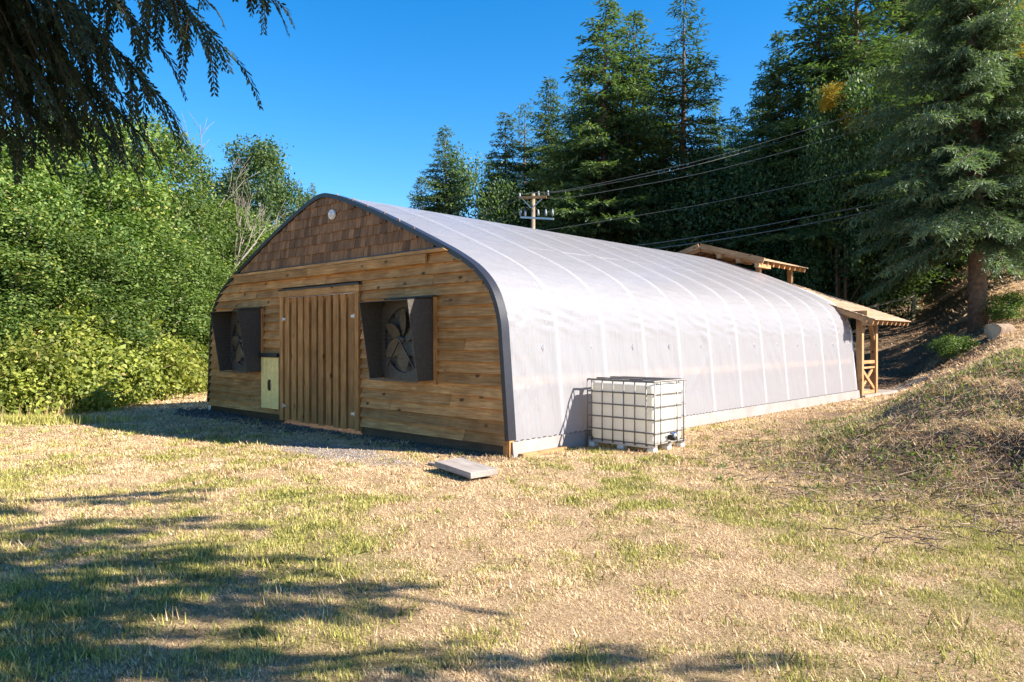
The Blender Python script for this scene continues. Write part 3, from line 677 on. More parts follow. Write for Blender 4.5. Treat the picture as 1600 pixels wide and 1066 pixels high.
def plant_tree(name, data, loc, rz, sc, mt, bark, label, cat='tree', group=None, parts=('trunk', 'limbs', 'crown')):
    t = empty(name, loc, rz, label=label, cat=cat, group=group); t.scale = sc if hasattr(sc, '__len__') else (sc, sc, sc)
    for nm, me in zip(parts, data):
        if me is None: continue
        o = bpy.data.objects.new(nm, me); COL.objects.link(o); o.parent = t
        if not me.materials: me.materials.append(None)
        o.material_slots[0].link = 'OBJECT'; o.material_slots[0].material = mt if nm == parts[-1] else bark
    return t

def broadleaf_data(seed, H, R, nleaf, leaf, nlobe=16, zmin=.1, clus=30, shell=.75, trunk=.12, zpow=.8, spread=.55, stems=3, lrad=(.28, .46), cvar=.14):
    r = np.random.default_rng(seed); tb = MB(); lob = []
    for i in range(nlobe):
        f = zmin + (1 - zmin) * ((i + r.random()) / nlobe) ** zpow; env = R * (1 - .55 * max(0, (f - .45) / .55) ** 2) * (.75 + .25 * min(1, f / .3))
        a = i * 2.4 + r.normal(0, .4); q = env * math.sqrt(r.uniform(.1, .8)); rad = (R * r.uniform(*lrad)) * (1 - .3 * f)
        lob.append((q * math.cos(a), q * math.sin(a), min(f * H, H - rad * .8), rad))
    for i in range(stems):
        bx, by = r.normal(0, .25 * R / 2, 2) if stems > 1 else (0, 0)
        top = (bx * 1.5, by * 1.5, H * r.uniform(.7, .85)); tb.tube([(bx, by, -.2), ((bx + top[0]) / 2 + r.normal(0, .1), (by + top[1]) / 2 + r.normal(0, .1), H * .4), top], [trunk, trunk * .65, trunk * .2], 7)
    for x, y, z, rad in lob[::2]:
        s = .5 * z; tb.tube([(x * .15, y * .15, s), (x * .6, y * .6, s + (z - s) * .6), (x, y, z)], [trunk * .4, trunk * .25, .012], 5)
    w = np.array([l[3] ** 2 for l in lob]); w = w / w.sum(); nc = nleaf // clus
    li = r.choice(len(lob), nc, p=w); Lb = np.array(lob)[li]
    d = rand_dirs(r, nc); d[:, 2] = np.abs(d[:, 2]) * .9 + d[:, 2] * .1 if False else d[:, 2]
    cc_ = Lb[:, :3] + d * (Lb[:, 3] * r.uniform(shell, 1.08, nc))[:, None]; cc_[:, 2] = np.maximum(cc_[:, 2], .1)
    cb = np.repeat(r.normal(0, cvar, nc), clus); cd_ = np.repeat(d, clus, 0); c3 = np.repeat(cc_, clus, 0); n = len(c3)
    P = c3 + r.normal(0, leaf * spread * 3.2, (n, 3)) * np.array([1, 1, .7]); P[:, 2] = np.maximum(P[:, 2], .03)
    nn = unit(cd_ * .6 + np.array([0, 0, .55]) + r.normal(0, .55, (n, 3))); U = unit(np.cross(nn, rand_dirs(r, n))); Vv = np.cross(nn, U)
    U = unit(U + np.array([0, 0, -.25])); L = leaf * r.uniform(.7, 1.35, n)
    V = leaves(P, U, Vv, L, L * r.uniform(.55, .75, n))
    at = np.clip(.45 + cb + r.normal(0, .16, n), 0, 1); at[r.random(n) < .012] = 1
    return mb_data(tb, 'stem'), data_of('leaf_crown', V, 4, at)

# ------------------------------------------------------------------ trees
def base_at(px, d): 
    x = (px - 800) / FPX * d; return (x, d, gzf(x, d) - .05)
def hgt(py, d, z): return CAMH + (HOR - py) / FPX * d - z
FIRS = [conifer_data(1, 20, 3.9, .05, 280, .15, .25, .072, nt_=3), conifer_data(2, 20, 3.5, .1, 250, .15, .25, .072, gap=.06, droop=.25, nt_=3), conifer_data(3, 20, 4.3, .04, 280, .155, .26, .075, power=.9, nt_=3), conifer_data(4, 20, 3.3, .12, 170, .14, .25, .052, gap=.05, up=.3, down=-.4, droop=.2, nt_=3)]
rt = random.Random(3)
firlist = [ # pixel x of the trunk, pixel y of the tip, distance, mesh, width factor, label
    (700, 198, 46, 0, 1.35, 'lone bushy fir standing at the left end of the forest behind the greenhouse'),
    (668, 275, 50, 2, 1.30, 'low fir half hidden left of the lone bushy fir'),
    (768, 232, 52, 2, 1.17, 'short fir between the lone fir and the forest edge'),
    (792, 172, 53, 1, 1.30, 'thin topped fir above the left side of the utility pole'),
    (818, 160, 54, 3, 1.30, 'slim fir straight above the utility pole crossarm'),
    (858, 120, 51, 0, 1.23, 'fir stepping up on the left of the tallest pale fir'),
    (893, 100, 44, 2, 1.04, 'narrow fir at the left shoulder of the tallest pale fir'),
    (938, -6, 40, 0, 1.49, 'tallest pale green fir touching the top of the sky gap'),
    (986, 16, 44, 1, 1.49, 'dense dark fir right behind the tallest pale fir'),
    (1066, -12, 40, 3, 1.62, 'open spire fir with bare trunk showing near its tip'),
    (1030, 140, 50, 2, 1.17, 'dark fir filling the gap below the open spire fir'),
    (1112, 150, 46, 1, 1.30, 'lower fir on the right of the open spire fir'),
    (1150, 172, 50, 2, 1.17, 'low dark fir at the bottom of the sky notch'),
    (1192, 118, 42, 0, 1.30, 'fir on the right edge of the sky notch'),
    (1236, 50, 38, 2, 1.23, 'tall dark fir left of the towering right hand firs'),
    (1275, -70, 36, 1, 1.56, 'towering fir whose top leaves the picture beside the sky'),
    (1338, -130, 35, 3, 1.69, 'towering fir with dark straight trunk among the right hand firs'),
    (1405, -160, 41, 2, 1.30, 'towering fir behind the left flank of the grey spruce'),
    (1470, -120, 46, 0, 1.43, 'towering fir directly behind the grey spruce'),
    (1545, -160, 47, 1, 1.43, 'towering fir at right behind the yellow leaved branches'),
    (1620, -160, 45, 2, 1.30, 'towering fir cut by the right edge of the picture'),
    (1300, 90, 46, 0, 1.56, 'shaded fir deep between the towering right hand firs'),
    (1385, 60, 48, 1, 1.56, 'shaded fir deep behind the wires on the right'),
    (880, 230, 56, 2, 1.69, 'shaded fir low behind the wires right of the utility pole'),
    (960, 220, 56, 0, 1.69, 'shaded fir low beneath the tallest pale fir'),
    (1090, 240, 56, 2, 1.69, 'shaded fir low behind the wires at the middle of the forest'),
    (490, 285, 60, 1, 0.80, 'distant fir tip peeking over the left of the greenhouse ridge'),
    (505, 305, 64, 0, 0.80, 'distant fir tip just right behind the gable peak')]
for px, py, d, k, wf, lab in firlist:
    x, y, z = base_at(px, d); h = hgt(py, d, z); s = h / 20
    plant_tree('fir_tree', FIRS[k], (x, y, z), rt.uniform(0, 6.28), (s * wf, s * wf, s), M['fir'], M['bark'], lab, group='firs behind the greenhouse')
# near grey-green spruces on the bank
SPR = conifer_data(21, 14, 3.4, .19, 300, .095, .17, .036, tr=.26, up=.35, down=-.30, droop=.25, hang=.55, power=.72, nt_=3)
SPR2 = conifer_data(22, 12, 2.8, .22, 230, .10, .17, .038, tr=.2, up=.35, down=-.30, droop=.25, hang=.5, power=.72, nt_=3)
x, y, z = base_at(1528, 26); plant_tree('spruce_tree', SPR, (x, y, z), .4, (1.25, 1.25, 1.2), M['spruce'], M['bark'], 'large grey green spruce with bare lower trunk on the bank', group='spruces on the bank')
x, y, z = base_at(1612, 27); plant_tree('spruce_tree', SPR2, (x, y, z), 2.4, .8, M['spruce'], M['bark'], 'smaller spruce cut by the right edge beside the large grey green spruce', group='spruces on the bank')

# broadleaf understorey in front of the firs
MAP = [broadleaf_data(31, 9, 3.4, 26000, .15, 24, .05, 28, spread=.7), broadleaf_data(32, 9, 3.0, 24000, .15, 22, .12, 28, spread=.7)]
for px, py, d, k, sc, lab in [
    (740, 255, 51, 0, 1, 'round leafy tree beside the lone bushy fir'), (800, 300, 51, 1, 1.1, 'dark leafy tree left behind the utility pole'), (885, 262, 51, 0, 1.1, 'dark leafy tree right behind the utility pole'),
    (960, 270, 42, 1, 1.1, 'leafy tree under the tallest pale fir'), (1030, 290, 40, 0, 1, 'leafy tree behind the lowest wires'), (1100, 250, 40, 1, 1.2, 'leafy tree left of the porch roof peak'),
    (1165, 230, 38, 0, 1.1, 'leafy tree above the raised porch roof'), (1235, 220, 37, 1, 1.15, 'leafy tree right above the porch roof end'), (1300, 300, 36, 0, 1.1, 'dark leafy tree behind the porch eave'), (1370, 330, 36, 1, 1.1, 'dark leafy tree behind the hillside railing'),
    (1450, 350, 42, 0, 1.1, 'dark leafy tree behind the spruce left branches'), (1570, 360, 43, 1, 1.1, 'dark leafy tree behind the wire fence at right')]:
    x, y, z = base_at(px, d); h = hgt(py, d, z); s = h / 9
    plant_tree('leafy_tree', MAP[k], (x, y, z), rt.uniform(0, 6), (1.0 * sc, 1.0 * sc, s), M['maple'], M['bark'], lab, group='leafy trees under the firs', parts=('trunk', 'crown'))
YEL = broadleaf_data(35, 3, 1.7, 2600, .2, 10, .2, 20, trunk=.05)
def yellow_maple(px, py, d, wide, sprays, label, dq=1.2):
    x, y, z = base_at(px, d); h = hgt(py, d, z); s_ = h / 9
    t = plant_tree('maple_tree', MAP[1], (x, y, z), 1.3, (wide, wide, s_), M['maple'], M['bark'], label, parts=('trunk', 'crown'))
    for qx, qy, sc in sprays:
        p = unproj(qx, qy, d - dq * wide) - Vector((x, y, z)); o = bpy.data.objects.new('yellow_leaves', YEL[1]); COL.objects.link(o); o.parent = t; c, n_ = math.cos(-1.3), math.sin(-1.3)
        o.location = ((p.x * c - p.y * n_) / wide, (p.x * n_ + p.y * c) / wide, (p.z - 1.5 * sc) / s_); o.scale = (sc / wide, sc / wide, sc / s_)
        if not YEL[1].materials: YEL[1].materials.append(M['yellow'])
yellow_maple(1318, 130, 32.5, .75, [(1303, 150, .3), (1338, 192, .35), (1290, 165, .16)], 'slim maple with small yellow sprays among the dark towering firs')
yellow_maple(1640, -60, 30.5, 1.0, [(1590, 18, .55), (1572, 60, .3), (1600, 85, .4)], 'maple with yellow leaves at the top right edge', 3.4)

# alder thicket on the left
ALD = [broadleaf_data(41, 7.5, 2.5, 44000, .092, 58, .04, 22, spread=.62, lrad=(.17, .32), cvar=.2), broadleaf_data(42, 7, 2.3, 40000, .092, 54, .04, 22, spread=.62, lrad=(.17, .32), cvar=.2), broadleaf_data(43, 7.5, 2.2, 38000, .095, 50, .06, 22, spread=.62, lrad=(.17, .32), cvar=.2)]
for px, py, d, k, sc, lab in [
    (-50, 190, 18, 0, 1.05, 'alder at the left edge under the cedar fronds'), (55, 215, 19.5, 1, 1.15, 'alder behind the hanging cedar frond tips'), (140, 190, 21.5, 2, 1.25, 'tall alder with yellowing top right of the cedar fronds'), (222, 200, 24, 0, 1.15, 'alder with rounded top against the open sky'),
    (285, 285, 27, 1, 1.2, 'lower alder left of the gable behind the bare tree'), (350, 330, 30, 2, 1.35, 'alder touching the left shoulder of the gable roof'), (425, 345, 31, 1, 1.4, 'alder rising behind the left roof slope'), (0, 330, 17.2, 2, .95, 'shorter alder in front at the left edge'), (95, 340, 18.6, 1, 1.0, 'shorter alder in the middle of the thicket front'), (185, 350, 21, 2, 1.1, 'shorter alder in front near the gable'), (262, 380, 24, 0, 1.0, 'shorter alder second from the gable left wall'), (325, 400, 27.5, 1, 1.1, 'shorter alder beside the gable left wall')]:
    x, y, z = base_at(px, d); h = hgt(py, d, z); s = h / 7.4
    plant_tree('alder_tree', ALD[k], (x, y, z), rt.uniform(0, 6), (sc, sc, s), M['alder'], M['grey_bark'], lab, group='alder thicket on the left', parts=('trunk', 'crown'))
BK = broadleaf_data(45, 9, 2.6, 15000, .13, 30, .4, 24, trunk=.14, stems=1, lrad=(.16, .3))
for px, py, d, sc, lab in [(395, 225, 34, 1.0, 'airy tree with see through crown behind the alders'), (345, 270, 36, .9, 'airy tree just behind the bare branched tree'), (445, 290, 36, .8, 'airy tree low against the sky left of the gable peak')]:
    x, y, z = base_at(px, d); h = hgt(py, d, z); plant_tree('airy_tree', BK, (x, y, z), rt.uniform(0, 6), (sc, sc, h / 9), M['maple'], M['grey_bark'], lab, group='airy trees behind the thicket', parts=('trunk', 'crown'))
# bare tree
def bare_tree(loc, H, label, seed):
    r = random.Random(seed); m = MB()
    def grow(p, d, l, rad, n):
        q = p + d * l; mid = p + d * l * .5 + Vector((r.gauss(0, .04), r.gauss(0, .04), 0)) * l; m.tube([p, mid, q], [rad, rad * .8, rad * .6], 5)
        if n == 0: return
        for k in range(3 if n > 1 else 4):
            nd = (d + Vector((r.gauss(0, .5), r.gauss(0, .5), r.gauss(.15, .25)))).normalized(); grow(p + d * l * r.uniform(.5, 1), nd, l * r.uniform(.5, .75), rad * .55, n - 1)
    t = empty('bare_tree', loc, label=label, cat='tree'); grow(Vector((0, 0, -.2)), Vector((.02, 0, 1)), H * .5, .085, 4); m.obj('trunk', M['grey_bark'], t, True); return t
x, y, z = base_at(322, 27); bare_tree((x, y, z), hgt(230, 27, z) * .95, 'bare branched dead tree rising above the alder thicket', 4)
x, y, z = base_at(408, 33); bare_tree((x, y, z), hgt(228, 33, z) * .9, 'bare twig top sticking out of the airy tree crown', 9)
# brambles along the thicket foot
BR = [broadleaf_data(51, 1.5, 1.25, 6500, .085, 14, .05, 20, trunk=.02, shell=.5), broadleaf_data(52, 1.2, 1.1, 5200, .085, 12, .05, 20, trunk=.02, shell=.5)]
for i, (px, d, k, sc, lab) in enumerate([(15, 16.0, 0, 1.0, 'bramble bush at the left edge behind the bright grass'), (62, 16.4, 1, 1.0, 'low bramble second from the left edge'), (108, 17.2, 0, 1.05, 'bramble bush third from the left edge'), (150, 18.2, 1, 1.1, 'low bramble with dry stalks before it'),
    (192, 19.4, 0, 1.0, 'bramble bush under the middle of the thicket'), (234, 21.0, 1, 1.15, 'low bramble right of the thicket middle'), (272, 23.0, 0, .95, 'bramble bush second from the gable wall'), (310, 25.6, 1, 1.25, 'yellowing bramble touching the gable left wall'), (-35, 15.6, 1, 1.1, 'bramble cut by the left edge'), (172, 20.0, 0, 1.4, 'tall bramble mound behind the low bramble row'), (80, 17.8, 0, 1.4, 'tall bramble mound at left behind the low row'), (290, 25.6, 0, 1.5, 'tall bramble mound behind the yellowing bramble')]):
    x, y, z = base_at(px, d); plant_tree('bramble_bush', BR[k], (x, y, z), i * 1.7, (sc * 1.25, sc * 1.1, sc * 1.15), M['bramble'], M['twig'], lab, 'bush', 'brambles at the foot of the thicket', parts=('stems', 'leaves'))
x, y, z = base_at(1490, 24.5); plant_tree('bramble_bush', BR[1], (x, y, z), 1, (.8, .7, .55), M['weed'], M['twig'], 'leafy ground shrub at the foot of the large spruce trunk', 'bush', parts=('stems', 'leaves'))
x, y, z = base_at(1580, 25.5); plant_tree('bramble_bush', BR[0], (x, y, z), 2, (.8, .8, .6), M['weed'], M['twig'], 'leafy shrub between the two spruce trunks', 'bush', parts=('stems', 'leaves'))

# ------------------------------------------------------------------ cedar beside the camera: some fronds hang into view, the rest shades the lawn
def frond_bough(r, p0, p1, sagz, nb, blen, lf, wood_mb, out, hang=.8):
    p0 = np.array(p0, float); p1 = np.array(p1, float); L = np.linalg.norm(p1 - p0)
    def pt(t): return p0 + (p1 - p0) * t + np.array([0, 0, 1]) * (sagz * 4 * t * (1 - t))
    wood_mb.tube([pt(t) for t in np.linspace(0, 1, 9)], list(np.linspace(.035, .003, 9)), 5)
    dirm = unit(p1 - p0); side = unit(np.cross(dirm, [0, 0, 1]))
    for i in range(nb):
        t = .35 + .65 * ((i + r.random()) / nb); p = pt(t); s = 1 if i % 2 else -1
        l = blen * r.uniform(.55, 1.15) * (1.1 - .3 * max(0, t - .6) / .4); d0 = unit(dirm * r.uniform(.3, .9) + side * s * r.uniform(.3, 1) + np.array([0, 0, -.15]))
        n = max(6, int(l / (lf * .34))); tt = np.linspace(0, 1, n)
        cur = p + d0 * (l * tt)[:, None] * (1 - .25 * tt)[:, None] + np.array([0, 0, -1]) * (hang * l * tt ** 1.7)[:, None]
        tan = unit(np.gradient(cur, axis=0)); sd = unit(np.cross(tan, unit(r.normal(size=3) * .5 + np.array([0, 0, 1]) * .2 + d0)))
        wood_mb.tube([cur[0], cur[n // 2], cur[-1]], [.006, .004, .002], 3)
        prof = np.sin(np.pi * np.clip(.12 + .85 * (1 - tt), 0, 1)) ** .6
        for q in (-1, 1):
            U = unit(tan * .75 + sd * q * .8 + r.normal(0, .12, (n, 3)) + np.array([0, 0, -.25])); nn = np.cross(U, tan); Vv = unit(np.cross(U, nn) + r.normal(0, .25, (n, 3)))
            out.append((cur, U, Vv, lf * prof * r.uniform(.8, 1.4, n), lf * .3 * r.uniform(.8, 1.2, n)))
            # side leaflets
            for w in (.35, .65):
                c2 = cur + U * (lf * prof * w)[:, None]; U2 = unit(U * .5 + tan * .9 + r.normal(0, .15, (n, 3))); out.append((c2, U2, unit(np.cross(U2, nn)), lf * .55 * prof * r.uniform(.7, 1.2, n), np.full(n, lf * .22)))
def bough_object(name, out, parent):
    P, U, Vv, L, Wd = [np.concatenate([o[k] for o in out]) for k in range(5)]
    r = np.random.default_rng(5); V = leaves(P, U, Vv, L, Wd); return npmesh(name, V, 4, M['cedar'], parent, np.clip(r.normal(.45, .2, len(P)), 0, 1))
ct = (-4.3, .9); cz0 = gzf(*ct)
ced = empty('cedar_tree', (0, 0, 0), label='dark cedar whose drooping fronds hang into the top left corner', cat='tree')
m = MB(); m.tube([(ct[0], ct[1], cz0 - .2), (ct[0], ct[1], 1.2), (ct[0] + .1, ct[1], 7), (ct[0], ct[1], 17)], [.55, .4, .28, .04], 12); m.obj('trunk', M['cedar_bark'], ced, True)
r = np.random.default_rng(77); wm = MB(); out = []
vis = [ # where each visible frond tip ends (photo pixels) and how far away
    (348, 75, 4.6, 3.9, .42), (300, 28, 4.8, 4.0, .40), (335, 15, 5.0, 4.2, .36), (225, 45, 4.4, 3.8, .42), (250, 150, 4.5, 3.6, .38), (215, 110, 4.3, 3.6, .45), (165, 70, 4.2, 3.6, .5), (120, 40, 4.1, 3.6, .5), (70, 60, 4.0, 3.5, .5), (30, 90, 4.0, 3.5, .5),
    (225, 215, 4.7, 3.4, .33), (180, 170, 4.6, 3.3, .4), (130, 140, 4.5, 3.3, .45), (80, 150, 4.4, 3.2, .45), (40, 170, 4.3, 3.2, .45), (190, 235, 4.9, 3.2, .3), (140, 225, 4.8, 3.1, .3), (95, 210, 4.7, 3.1, .32), (55, 225, 4.6, 3.0, .34), (15, 215, 4.5, 3.0, .36), (-20, 150, 4.3, 3.2, .5), (5, 30, 4.1, 3.6, .5), 
    (440, 10, 5.4, 4.6, .27), (405, -8, 5.3, 4.7, .27), (425, 0, 5.2, 4.7, .27), (280, -10, 5.0, 4.3, .4), (190, 10, 4.6, 4.0, .45), (110, 100, 4.3, 3.5, .5), (60, 20, 4.1, 3.6, .5), (160, 120, 4.6, 3.6, .5), (250, 5, 4.8, 4.1, .45)]
for px, py, d, hz, bl in vis:
    e = unproj(px, py, d); s = (ct[0] + .2, ct[1] + .2, max(hz + .6, e.z + .1) + .5)
    frond_bough(r, s, e, .25, 40, bl, .056, wm, out, .8)
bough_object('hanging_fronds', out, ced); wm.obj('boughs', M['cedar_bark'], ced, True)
wm = MB(); out = []
def caster(px, py, z):
    g = pix_ground(px, py); return (g[0] + 1.356 * z, g[1] - .383 * z, z)
for px, py, z, bl in [(250, 772, 5.7, .5), (275, 815, 5.6, .5), (435, 882, 5.3, .5), (300, 860, 5.4, .45), (285, 918, 5.1, .45), (640, 928, 5.0, .5), (560, 935, 5.2, .4), (200, 870, 5.6, .5), (60, 965, 4.9, .4), (175, 1000, 4.7, .5), (390, 1000, 4.6, .35), (560, 1035, 4.5, .45), (420, 1062, 4.4, .5), (1085, 1052, 4.7, .45), (100, 830, 5.9, .5), (50, 900, 5.7, .5), (120, 1050, 4.5, .5)]:
    e = caster(px, py, z); s = (ct[0] + .2, e[1] * .55 + ct[1] * .45, z + .9)
    frond_bough(r, s, e, .15, 52, bl * 1.4, .15, wm, out, .4)
for k in range(46):
    a = r.uniform(0, 6.28); z = r.uniform(6.5, 16.5); l = 4.2 * (1 - (z - 6) / 12); frond_bough(r, (ct[0], ct[1], z), (ct[0] + l * math.cos(a), ct[1] + l * math.sin(a), z - .8), .2, 12, .7, .24, wm, out, .6)
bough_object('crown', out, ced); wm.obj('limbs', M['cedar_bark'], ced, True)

# ------------------------------------------------------------------ utility pole and wires
pd = 36.0; pt = unproj(833, 303, pd); pg = gzf(pt.x, pd)
up_ = empty('utility_pole', (pt.x, pd, pg), math.radians(-24), label='wooden utility pole with crossarm rising behind the greenhouse roof', cat='utility pole')
ph = pt.z - pg
m = MB(); m.tube([(0, 0, -.3), (0, 0, ph)], [.13, .1], 10); m.obj('pole', M['pole_wood'], up_, True)
bar('crossarm', (-.6, -.16, ph - .18), (.75, -.16, ph - .24), .12, .13, M['timber_x'], up_)
bar('arm_brace', (.55, -.18, ph - .33), (.05, -.18, ph - .72), .04, .04, M['steel'], up_); bar('arm_brace', (-.45, -.18, ph - .28), (-.05, -.18, ph - .72), .04, .04, M['steel'], up_)
bar('equipment_arm', (-.6, -.18, ph - 1.15), (1.15, -.18, ph - 1.35), .09, .09, M['steel'], up_)
for x in (-.6, -.35, .35, .75, 1.1):
    m = MB(); z = ph - 1.1 - .1 * (x + .6) / 1.7; m.tube([(x, -.18, z), (x, -.2, z + .12), (x, -.2, z + .32)], [.04, .065, .03], 8); m.obj('insulator', M['insulator'], up_, True)
for x in (-.65, .35, .85):
    m = MB(); m.tube([(x, -.16, ph - .2), (x, -.16, ph + .06)], [.06, .04], 8); m.obj('insulator', M['insulator'], up_, True)
def wire(pts, label, rad=.014):
    P = [unproj(*p) for p in pts]; n = len(P); q = []
    for i in range(n - 1):
        a, b, c, d = P[max(i - 1, 0)], P[i], P[i + 1], P[min(i + 2, n - 1)]
        for t in np.linspace(0, 1, 8, endpoint=False): q.append(.5 * (2 * b + (c - a) * t + (2 * a - 5 * b + 4 * c - d) * t * t + (3 * b - a - 3 * c + d) * t ** 3))
    q.append(P[-1]); m = MB(); m.tube(q, rad, 5); o = m.obj('power_line', M['wire'], None, True); tag(o, label, 'wire', 'overhead power lines')
wire([(822, 302, 35.8), (872, 299, 35), (950, 284, 34), (1090, 252, 32.5), (1260, 203 , 31.2), (1420, 150, 30), (1700, 40, 28)], 'uppermost wire running right from the pole top')
wire([(828, 301, 35.8), (874, 300, 35), (952, 287, 34), (1092, 257, 32.5), (1262, 209, 33.5), (1422, 157, 30), (1702, 48, 28)], 'second wire hugging just below the uppermost wire')
wire([(850, 309, 35.8), (880, 310, 35), (960, 297, 34), (1100, 270, 32.5), (1260, 228 , 31.2), (1420, 178, 30), (1700, 80, 28)], 'third wire leaving the right end of the crossarm')
wire([(836, 362, 35.8), (866, 358, 35), (960, 343, 34), (1100, 319, 32.5), (1260, 286 , 31.2), (1420, 247, 30), (1700, 170, 28)], 'lower single wire crossing the forest just above the greenhouse roof')
wire([(836, 400, 35.8), (1010, 382, 33.5), (1150, 360, 32.2), (1290, 334, 31.3), (1420, 309, 30), (1700, 250, 28)], 'upper of the two lowest cables above the porch roof', .022)
wire([(836, 415, 35.8), (1030, 388, 33.5), (1160, 369, 32.2), (1290, 345, 31.3), (1420, 318, 30), (1700, 262, 28)], 'lowest cable passing just above the porch roof', .026)
wire([(820, 303, 36.2), (795, 313, 37), (760, 330, 38), (700, 352, 40), (500, 420, 46)], 'wire dropping left from the pole top behind the roof')
wire([(822, 309, 36.2), (798, 318, 37), (764, 334, 38), (704, 358, 40), (500, 428, 46)], 'second wire dropping left from the crossarm')
wire([(824, 324, 36.2), (790, 340, 37), (760, 352, 38), (700, 375, 40), (500, 440, 46)], 'lowest wire dropping left from the pole')

# ------------------------------------------------------------------ fences on the hill
def railing(p0, p1, n, label, hgt_=1.1, bal=9, wiref=False):
    a = Vector(p0); b = Vector(p1); f = empty('hill_fence', (a.x, a.y, gzf(a.x, a.y)), label=label, cat='fence'); o = f.location
    pts = []
    for i in range(n + 1):
        q = a + (b - a) * (i / n); g = gzf(q.x, q.y); pts.append(Vector((q.x, q.y, g)) - o); box('post', (pts[-1].x - .07, pts[-1].y - .07, pts[-1].z - .2), (pts[-1].x + .07, pts[-1].y + .07, pts[-1].z + hgt_ + .12), M['fence_wood'], f)
    for u, v in zip(pts[:-1], pts[1:]):
        for z in ((hgt_, .15) if not wiref else (hgt_,)): bar('rail', u + Vector((0, -.09, z)), v + Vector((0, -.09, z)), .05, .1, M['fence_wood'], f)
        if wiref:
            for z in (.2, .45, .7, .9): tube('fence_wire', [u + Vector((0, -.09, z)), v + Vector((0, -.09, z))], .009, M['wire'], f, 4)
        for k in range(1, bal): 
            q = u + (v - u) * (k / bal); tube('baluster', [q + Vector((0, -.09, .15)), q + Vector((0, -.09, hgt_))], .016, M['dark_metal'] if not wiref else M['fence_wood'], f, 5)
railing((13.2, 33, 0), (18.4, 33.4, 0), 3, 'wooden railing fence with thin balusters above the porch eave', 1.1, 12)
railing((20.0, 31, 0), (26, 31.6, 0), 3, 'post and wire fence on the hill behind the spruce trunks', 1.15, 1, True)
# cut log by the spruce trunk
x, y, z = base_at(1562, 24); lg = empty('cut_log', (x, y, z), .5, label='weathered cut log round lying beside the large spruce trunk', cat='log')
m = MB(); n = 14; v = []
for s, xx in ((0, -.42), (1, .42)):
    for k in range(n):
        a = 2 * math.pi * k / n; q = .27 * (1 + .09 * math.sin(3 * a + s)); v.append((xx + .03 * math.sin(5 * a), q * math.cos(a), .27 + q * math.sin(a)))
m.add(v, [(k, (k + 1) % n, n + (k + 1) % n, n + k) for k in range(n)]); m.obj('bark', M['log'], lg, True)
for s in (0, 1): pm('cut_face', [tuple(Vector(p) + Vector(((-.001, .001)[s], 0, 0))) for p in v[s * n:(s + 1) * n]], [tuple(range(n))[::-1] if s == 0 else tuple(range(n))], M['fence_wood'], lg)

# ------------------------------------------------------------------ ground cover
def visible(x, y, pad=.06): return (np.abs(x) < (800 / FPX + pad) * y + .2)
def scatter(dens, y0, y1, r):
    n = int(dens * (y1 - y0) * (y1 + .5) * 1.5); x = r.uniform(-.76 * y1 - .3, .76 * y1 + .3, n); y = r.uniform(y0, y1, n); ok = visible(x, y)
    lx, ly = to_local(x, y); ok &= ~((lx > -GW - .02) & (lx < .06) & (ly > -.06) & (ly < 17.4)); return x[ok], y[ok]
r = np.random.default_rng(99); Vb, At, Cb = [], [], []
for y0, y1, dens, wd, hh in [(2.9, 4.6, 14000, .003, .03), (4.6, 6.5, 10500, .004, .032), (6.5, 9, 6200, .0055, .036), (9, 12.5, 3300, .008, .04), (12.5, 17, 1000, .014, .05), (17, 26, 260, .026, .08), (26, 38, 90, .05, .12)]:
    x, y = scatter(dens, y0, y1, r); g, gr, so = zones(x, y); foot = x - bankd(x, y); mo = sstep(0, 1.5, x - foot) * sstep(4, 6.5, y)
    tuft = fbm(x, y, .22, 8, 2); ok = (r.random(len(x)) > gr * .93) & (r.random(len(x)) > so * .72) & (r.random(len(x)) < np.maximum(2.6 * tuft - .55, .34))
    x, y, g, so, mo, tuft = x[ok], y[ok], g[ok], so[ok], mo[ok], tuft[ok]; n = len(x); z = gz(x, y)
    isg = r.random(n) < np.clip(g * 1.05 - .05, 0, 1)
    h = hh * r.uniform(.35, 1.15, n) * np.where(isg, .65 + .9 * tuft, .75) * (1 + 1.3 * mo * r.random(n)); a = r.uniform(0, 6.28, n); lean = np.where(isg, r.uniform(.1, .9, n), r.uniform(.4, 2.2, n))
    dx, dy = np.cos(a), np.sin(a); b = np.stack([x, y, z - .004], 1); w = wd * r.uniform(.6, 1.3, n)
    sd = np.stack([-dy, dx, 0 * x], 1) * w[:, None]; top = b + np.stack([dx * h * lean, dy * h * lean, h / np.sqrt(1 + .35 * lean ** 2)], 1)
    Vb.append(np.stack([b - sd, b + sd, top], 1)); At.append(np.clip(r.normal(.52, .27, n) + .5 * (tuft - .5), 0, 1)); Cb.append(np.stack([isg.astype(float) * r.uniform(.75, 1, n), 0 * x, so * .8], 1))
x, y = scatter(26, 2.9, 13, r); g, gr, so = zones(x, y); ok = (gr < .3) & (r.random(len(x)) < .25 + g); x, y, g = x[ok], y[ok], g[ok]; kq = 20
isg = np.repeat(r.random(len(x)) < .15 + g, kq); sz = np.repeat(r.uniform(.035, .085, len(x)), kq); n = len(isg); sprd = sz * .9
x = np.repeat(x, kq) + r.normal(0, 1, n) * sprd; y = np.repeat(y, kq) + r.normal(0, 1, n) * sprd; a = r.uniform(0, 6.28, n); h = sz * r.uniform(.4, 1.1, n); lean = r.uniform(.15, 1.1, n); b = np.stack([x, y, gz(x, y) - .004], 1); w = (.003 + .0006 * y) * r.uniform(.6, 1.2, n)
